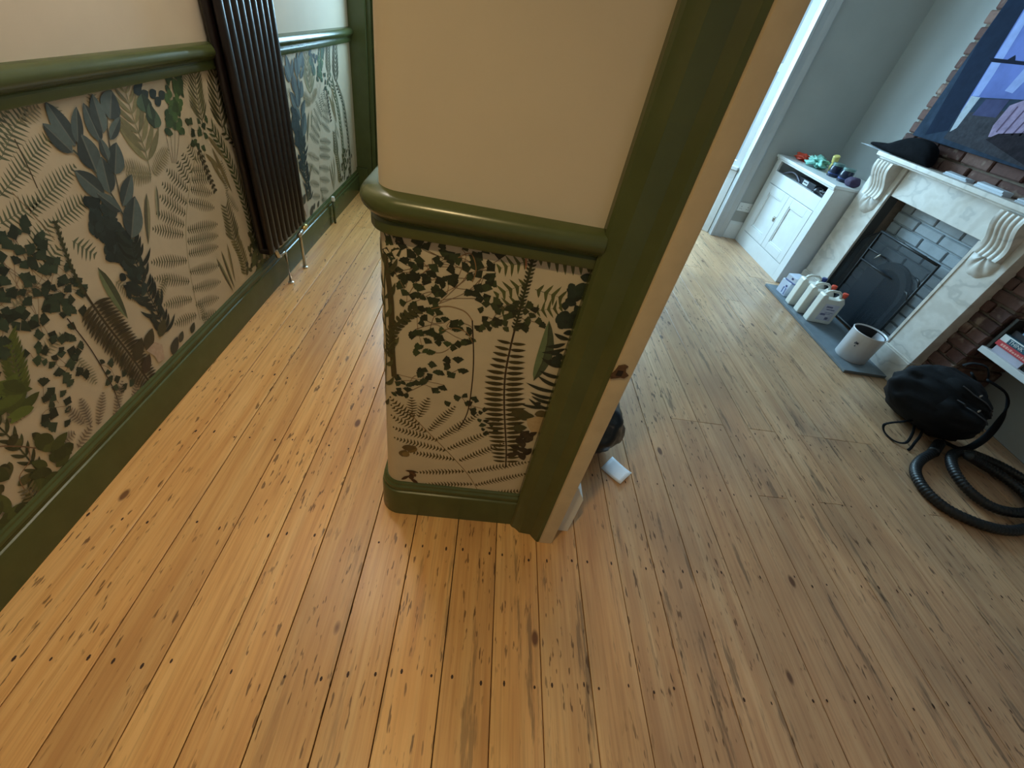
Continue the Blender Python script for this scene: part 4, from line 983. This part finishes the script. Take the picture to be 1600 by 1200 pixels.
# big pale bracken
combs(L, [((287, 367), (237, 357)), ((292, 407), (235, 410)), ((296, 440), (240, 435)), ((300, 467), (255, 477)), ((307, 492), (272, 507)), ((288, 352), (243, 332)), ((290, 335), (248, 306)), ((292, 318), (252, 286)),
          ((292, 360), (340, 350)), ((292, 378), (341, 368)), ((294, 397), (341, 385)), ((296, 425), (342, 415)), ((300, 452), (345, 440)), ((305, 477), (342, 465)), ((314, 497), (340, 488)),
          ((294, 298), (259, 265)), ((296, 286), (276, 252)), ((300, 271), (284, 240)), ((305, 250), (293, 228)), ((301, 267), (326, 265)), ((299, 282), (328, 279)), ((297, 296), (331, 302)), ((294, 315), (335, 325)), ((304, 250), (320, 244))], 0.030, (96, 96, 74), 0.0125)
L.nl(); L.stem(PP([(306, 235), (298, 280), (292, 320), (290, 370), (297, 430), (312, 500)]), 0.0014, PALE)
# pale fronds filling the ground
combs(L, [((180, 440), (215, 470)), ((20, 480), (60, 440)), ((60, 560), (95, 520)), ((355, 300), (345, 250)), ((372, 330), (352, 300)), ((395, 300), (376, 240)), ((262, 430), (240, 480)), ((330, 520), (310, 470)), ((120, 560), (150, 600)), ((0, 660), (40, 640)), ((275, 150), (292, 110)), ((150, 180), (140, 140)), ((30, 190), (60, 165)), ((90, 195), (85, 165))], 0.026, (132, 128, 104))
# chevron fronds
L.fern(PP([(234, 268), (225, 232), (208, 186), (194, 138)]), 0.150, 8, (132, 128, 92), ang=42, pw=0.085, t0=0.08, prof=lambda t: 1.0 - 0.62*t)
L.fern(PP([(316, 192), (308, 155), (303, 112)]), 0.085, 10, (96, 96, 66), ang=42, pw=0.065, prof=lambda t: 1 - 0.3*t)
L.fern(PP([(348, 205), (340, 155), (334, 105)]), 0.11, 9, (76, 76, 48), ang=42, pw=0.075, prof=lambda t: 1 - 0.3*t)
combs(L, [((236, 272), (188, 258)), ((238, 272), (262, 232)), ((236, 276), (196, 275))], 0.035, PALE)
L.fern(PP([(366, 378), (360, 350), (352, 322)]), 0.085, 9, (104, 100, 72), ang=48, pw=0.09, prof=lambda t: 1 - 0.45*t)
# long narrow pods
for a, b_, w, c in (((228, 302), (231, 382), 0.014, (116, 112, 88)), ((243, 290), (247, 345), 0.009, GREY), ((152, 418), (199, 498), 0.020, (92, 102, 74)), ((338, 404), (364, 455), 0.010, (116, 112, 84)), ((345, 392), (366, 450), 0.009, (116, 112, 84)), ((354, 380), (367, 440), 0.008, (124, 116, 84))):
    L.nl(); p, q = PP([a, b_]); L.leaf(p, q, w, c, (72, 74, 52))
# slender olive sprays beside the radiator
L.fern(PP([(402, 410), (388, 340), (362, 262), (330, 200)]), 0.05, 26, (70, 82, 46), ang=38, pw=0.10, sw=0.002)
L.fern(PP([(425, 405), (410, 330), (384, 250), (350, 205)]), 0.045, 24, (62, 68, 42), ang=36, pw=0.12, sw=0.002)
L.fern(PP([(385, 430), (378, 400), (368, 375)]), 0.05, 12, (112, 104, 66), ang=55, pw=0.12)
L.blobs([(385, 350), (425, 345), (420, 420), (385, 425)], 40, 0.022, (72, 72, 42))
for a, b_ in (((324, 212), (352, 250)), ((330, 230), (362, 300)), ((326, 245), (352, 290)), ((320, 240), (345, 265))):
    L.nl(); p, q = PP([a, b_]); L.leaf(p, q, 0.010, (124, 112, 76))
# round-leaved sprig and green tangle at the top
for c_, s_ in (((214, 140), 0.022), ((225, 148), 0.022), ((238, 146), 0.020), ((246, 158), 0.020), ((252, 148), 0.020), ((216, 130), 0.02)):
    p, = PP([c_]); L.nl(); L.leaf(p + V2(-s_, -s_*0.3), p + V2(s_, s_*0.3), s_*0.7, DKB)
for a, b_, w in (((228, 176), (220, 146), 0.036), ((240, 200), (238, 168), 0.036), ((238, 188), (232, 160), 0.02)):
    p, q = PP([a, b_]); L.nl(); L.leaf(p, q, w, (66, 84, 66), (44, 56, 44))
for k in range(4):
    L.nl(); L.stem(PP([(258 + 5*k, 118), (262 + 4*k, 165), (258 + 7*k, 205), (268 + 2*k, 255)]), 0.001, (78, 70, 50))
L.blobs([(256, 116), (282, 112), (285, 205), (262, 212)], 60, 0.020, (66, 92, 54), 0.7)
L.maiden([(290, 190), (318, 186), (322, 228), (300, 232)], 14, 0.026, (52, 66, 40), 2)
L.fern(PP([(308, 232), (318, 255), (328, 280), (336, 300)]), 0.02, 9, (66, 60, 40), ang=60, pw=0.3)
# maidenhair
L.maiden([(-40, 350), (55, 350), (75, 385), (118, 425), (132, 470), (112, 505), (80, 545), (40, 520), (-40, 500)], 160, 0.027, DK, 22)
L.maiden([(38, 545), (60, 538), (82, 566), (62, 572), (46, 562)], 9, 0.022, (46, 62, 42), 2)
L.maiden([(84, 540), (110, 528), (132, 552), (128, 588), (100, 598), (86, 580)], 18, 0.024, DK, 3)
L.maiden([(60, 605), (92, 598), (112, 640), (96, 664), (62, 650)], 26, 0.026, DK, 3)
L.maiden([(150, 568), (180, 562), (204, 585), (196, 612), (160, 600)], 14, 0.024, DK, 2)
L.nl(); L.stem(PP([(103, 497), (138, 542), (164, 585), (178, 612), (186, 636)]), 0.0018, (58, 40, 26))
# fine grey-pink fern at the skirting
combs(L, [((130, 662), (104, 638)), ((140, 664), (124, 622)), ((152, 664), (160, 612)), ((178, 650), (190, 594)), ((206, 625), (216, 590)), ((120, 700), (142, 664)), ((130, 712), (158, 672)), ((96, 690), (116, 676))], 0.022, (124, 110, 92))
# brown-stemmed fern
L.fern(PP([(84, 345), (98, 388), (124, 445), (160, 500), (200, 552), (238, 605)]), 0.066, 30, (66, 58, 34), ang=72, pw=0.085, t0=0.38, t1=1.0, prof=lambda t: 0.75 + 0.35*math.sin(math.pi*t), stemcol=BRN, sw=0.004)
L.fern(PP([(130, 460), (110, 418), (84, 345)]), 0.014, 14, (58, 62, 36), ang=40, pw=0.22, sw=0.003)
# dark flower head and spiky sprig
L.blobs([(134, 318), (150, 305), (180, 330), (205, 370), (214, 390), (198, 420), (165, 400), (146, 370)], 90, 0.022, DKB, 0.75)
L.spiky(PP([(256, 520), (244, 486), (226, 450), (210, 405), (204, 375)]), 46, 0.085, 0.008, (36, 46, 40), 62)
L.blobs([(188, 430), (222, 420), (228, 460), (200, 462)], 16, 0.022, (38, 52, 48), 0.7)
L.nl()
for c_, s_, c in (((252, 512), 0.030, (74, 72, 48)), ((232, 530), 0.034, (70, 64, 44)), ((215, 545), 0.034, (66, 60, 40)), ((228, 568), 0.03, (64, 54, 42)), ((272, 540), 0.03, (70, 68, 56)), ((282, 526), 0.02, (76, 74, 60)), ((300, 512), 0.02, (64, 66, 50))):
    p, = PP([c_]); L.nl(); L.leaf(p + V2(-s_, -s_*0.8), p + V2(s_, s_*0.8), s_*0.75, c)
p = PP([(227, 548), (240, 534), (252, 538), (256, 560), (246, 566), (240, 556)]); L.nl(); L.poly(p, (186, 166, 148))
# broad blue-grey leaves
L.nl(); L.stem(PP([(208, 378), (186, 326), (150, 272), (112, 234)]), 0.0028, (70, 76, 66)); L.stem(PP([(190, 322), (176, 262), (166, 200), (168, 150)]), 0.0022, (78, 76, 60))
for a, b_, w in (((112, 238), (64, 192), 0.035), ((116, 228), (68, 158), 0.040), ((120, 225), (117, 166), 0.026), ((148, 266), (124, 208), 0.052), ((156, 222), (128, 160), 0.036), ((160, 208), (142, 146), 0.038), ((170, 186), (172, 140), 0.050), ((170, 218), (186, 182), 0.022), ((178, 272), (180, 222), 0.046), ((170, 302), (156, 244), 0.045), ((162, 306), (114, 266), 0.042), ((190, 322), (204, 272), 0.034), ((204, 372), (209, 306), 0.058), ((188, 330), (148, 300), 0.028), ((168, 250), (154, 215), 0.024)):
    p, q = PP([a, b_]); L.nl(); L.leaf(p, q, w*0.74, L.jit(BLUEG, 0.12), (104, 110, 104), 0, 9)
# bright green palm and trailing leaves at the lower left
L.fern(PP([(30, 620), (22, 575), (8, 530)]), 0.05, 12, (84, 96, 40), ang=42, pw=0.10, sw=0.003)
L.maiden([(-60, 500), (0, 500), (12, 540), (0, 590), (-60, 590)], 40, 0.026, DK, 6)
L.blobs([(-30, 590), (28, 600), (55, 640), (28, 648), (-30, 640)], 22, 0.036, (84, 98, 44), 0.45)
L.blobs([(56, 676), (96, 680), (108, 712), (90, 745), (52, 775), (60, 720)], 22, 0.030, (66, 74, 36), 0.6)
L.blobs([(-40, 720), (22, 715), (34, 790), (0, 850), (-60, 860)], 26, 0.030, (68, 76, 38), 0.6)
L.nl(); L.stem(PP([(54, 700), (20, 697), (-20, 702), (-60, 740)]), 0.0018, (120, 92, 66)); L.stem(PP([(42, 700), (44, 720), (28, 745), (36, 765)]), 0.0014, (130, 100, 72))
L.fern(PP([(62, 800), (48, 775), (40, 762)]), 0.03, 8, (104, 96, 66), ang=60, pw=0.12)
pf = L.emit('botanical_print', wpl, (0.0, 1.541, -1.541)); pf['kind'] = 'stuff'

# --- partition sheet (wraps the bullnose)
RW = 0.05
def mid_place(s, z, d):
    xa = XP0 + RW
    if s >= xa: return (s, YF - d, z)
    a = (xa - s)/RW
    if a <= math.pi/2: return (xa - (RW + d)*math.sin(a), YF + RW - (RW + d)*math.cos(a), z)
    return (XP0 - d, YF + RW + (a - math.pi/2)*RW, z)
svals = [XP0 - 0.3, XP0 + RW - RW*math.pi/2] + [XP0 + RW - RW*math.pi/2*(1 - k/10.0) for k in range(1, 11)] + [0.262]
wpm = MB().grid([[mid_place(s, z, 0.0005) for s in svals] for z in (WZ0 - 0.02, WZ1)]).build('wallpaper', PAPER, wp, auto=60); wpm['label'] = 'botanical wallpaper on the rounded partition end'
def pm_pix(u, v): p = on_y(u, v, YF); return (p.x, p.z)
Q = Print(pm_pix, lambda a, b_, d: mid_place(a, b_, d), WZ0, WZ1, XP0 - 0.3, 0.262); Q.r = random.Random(11)
# pale fern at the top right
combs(Q, [((826, 408), (776, 420)), ((824, 442), (772, 462)), ((838, 402), (926, 420)), ((836, 452), (892, 470)), ((834, 486), (880, 480)), ((822, 468), (770, 486))], 0.028, (80, 86, 46), 0.0165)
Q.nl(); Q.stem(Q.P([(822, 400), (822, 420)]), 0.002, (176, 118, 84))
# fanned bracken at the bottom
combs(Q, [((645, 652), (643, 620)), ((654, 652), (670, 621)), ((670, 673), (712, 634)), ((685, 686), (748, 647)), ((699, 702), (768, 674)), ((717, 720), (789, 692)), ((730, 738), (828, 721)), ((742, 758), (826, 739)), ((757, 772), (820, 766)),
          ((656, 664), (608, 634)), ((667, 675), (608, 650)), ((685, 688), (612, 668)), ((697, 704), (614, 684)), ((712, 718), (640, 706)), ((726, 736), (650, 738)), ((739, 756), (655, 757)), ((648, 652), (606, 622))], 0.0185, (72, 62, 30), 0.0105)
Q.nl(); Q.stem(Q.P([(640, 645), (670, 676), (700, 706), (732, 742), (750, 772)]), 0.0012, (124, 100, 62))
# maidenhair masses
Q.maiden([(592, 368), (640, 376), (700, 384), (782, 398), (776, 424), (780, 448), (770, 462), (742, 470), (720, 452), (690, 462), (684, 492), (652, 484), (628, 470), (626, 440), (602, 420)], 150, 0.019, (40, 50, 28), 26)
Q.maiden([(634, 488), (672, 484), (700, 500), (738, 500), (742, 540), (718, 552), (680, 534), (672, 560), (654, 552), (648, 530)], 40, 0.0185, (44, 58, 32), 10)
Q.maiden([(740, 474), (790, 470), (838, 484), (846, 510), (800, 518), (776, 512), (748, 516)], 34, 0.0185, (48, 56, 30), 6)
Q.maiden([(608, 580), (640, 590), (664, 566), (700, 560), (734, 566), (726, 584), (700, 600), (680, 610), (650, 606), (632, 618), (608, 612)], 34, 0.0195, (38, 50, 34), 6)
Q.maiden([(678, 624), (692, 634), (722, 616), (750, 614), (754, 634), (770, 640), (766, 650), (736, 642)], 11, 0.0185, (38, 50, 32), 3)
Q.maiden([(742, 656), (770, 652), (784, 672), (760, 680)], 8, 0.017, (38, 50, 32), 1)
Q.nl(); Q.stem(Q.P([(738, 500), (740, 560), (737, 605), (730, 645), (716, 671)]), 0.0015, (42, 30, 20))
for s_ in (((674, 482), (700, 478), (726, 486), (738, 500)), ((690, 516), (712, 512), (730, 520), (738, 534)), ((716, 402), (736, 396), (744, 420), (738, 440))): Q.nl(); Q.stem(Q.P(s_), 0.0011, (140, 108, 70))
# main dark fern
Q.fern(Q.P([(790, 730), (791, 700), (788, 640), (789, 590), (797, 545), (808, 500), (820, 455), (832, 402)]), 0.058, 25, (60, 54, 22), ang=84, pw=0.125, t0=0.03, t1=0.70, prof=lambda t: 0.55 + 0.5*math.sin(math.pi*min(1, t*1.25 + 0.08)), stemcol=(58, 44, 24), sw=0.0024)
Q.fern(Q.P([(804, 515), (820, 455), (834, 400)]), 0.013, 20, (50, 54, 26), ang=55, pw=0.2, sw=0.0025)
# right-hand plants cut by the architrave
p, q = Q.P([(834, 594), (858, 500)]); Q.nl(); Q.leaf(p, q, 0.020, (84, 98, 70), (60, 66, 44), -0.06, 9)
Q.blobs([(896, 430), (920, 424), (900, 500), (888, 520), (872, 505), (872, 486), (886, 464)], 46, 0.014, (34, 46, 36), 0.75)
for a, b_ in (((884, 536), (852, 541)), ((884, 544), (846, 550)), ((880, 574), (846, 558)), ((880, 590), (842, 578)), ((876, 604), (840, 586)), ((872, 612), (822, 597)), ((868, 622), (828, 612)), ((866, 630), (830, 618)), ((860, 640), (826, 622)), ((890, 530), (866, 520)), ((884, 556), (848, 564)), ((858, 636), (812, 630))):
    p, q = Q.P([a, b_]); Q.nl(); Q.leaf(p, q, 0.0062, (36, 42, 28), None, 0.08)
Q.blobs([(864, 550), (878, 550), (876, 572), (862, 570)], 8, 0.012, (36, 46, 36), 0.75)
for c_, s_, c in (((812, 645), 0.026, (72, 66, 36)), ((822, 650), 0.024, (66, 66, 36)), ((812, 668), 0.022, (66, 66, 38)), ((846, 646), 0.020, (86, 76, 44)), ((840, 630), 0.01, (40, 40, 26))):
    p, = Q.P([c_]); Q.nl(); Q.leaf(p + V2(-s_, -s_*0.25), p + V2(s_, s_*0.25), s_*0.72, c)
p = Q.P([(823, 654), (838, 650), (852, 652), (846, 672), (834, 680), (824, 664)]); Q.nl(); Q.poly(p, (184, 160, 122))
Q.blobs([(812, 676), (836, 676), (834, 722), (800, 710), (796, 700)], 16, 0.020, (48, 40, 26), 0.6)
# dark fronds disappearing round the corner, brown leaves at the foot
Q.nl(); Q.stem(Q.P([(598, 400), (610, 470), (612, 540), (616, 590)]), 0.008, (70, 62, 36))
Q.fern(Q.P([(606, 560), (612, 520), (630, 498), (652, 482)]), 0.020, 14, (62, 62, 34), ang=60, pw=0.25, sw=0.004)
Q.blobs([(622, 690), (644, 692), (646, 716), (624, 720)], 4, 0.022, (104, 86, 50), 0.7)
Q.blobs([(624, 728), (650, 738), (652, 752), (630, 750)], 5, 0.018, (72, 48, 28), 0.5)
Q.spiky(Q.P([(590, 640), (600, 560), (596, 470), (600, 400)]), 14, 0.06, 0.006, (72, 74, 44), 40)
qf = Q.emit('botanical_print', wpm); qf['kind'] = 'stuff'
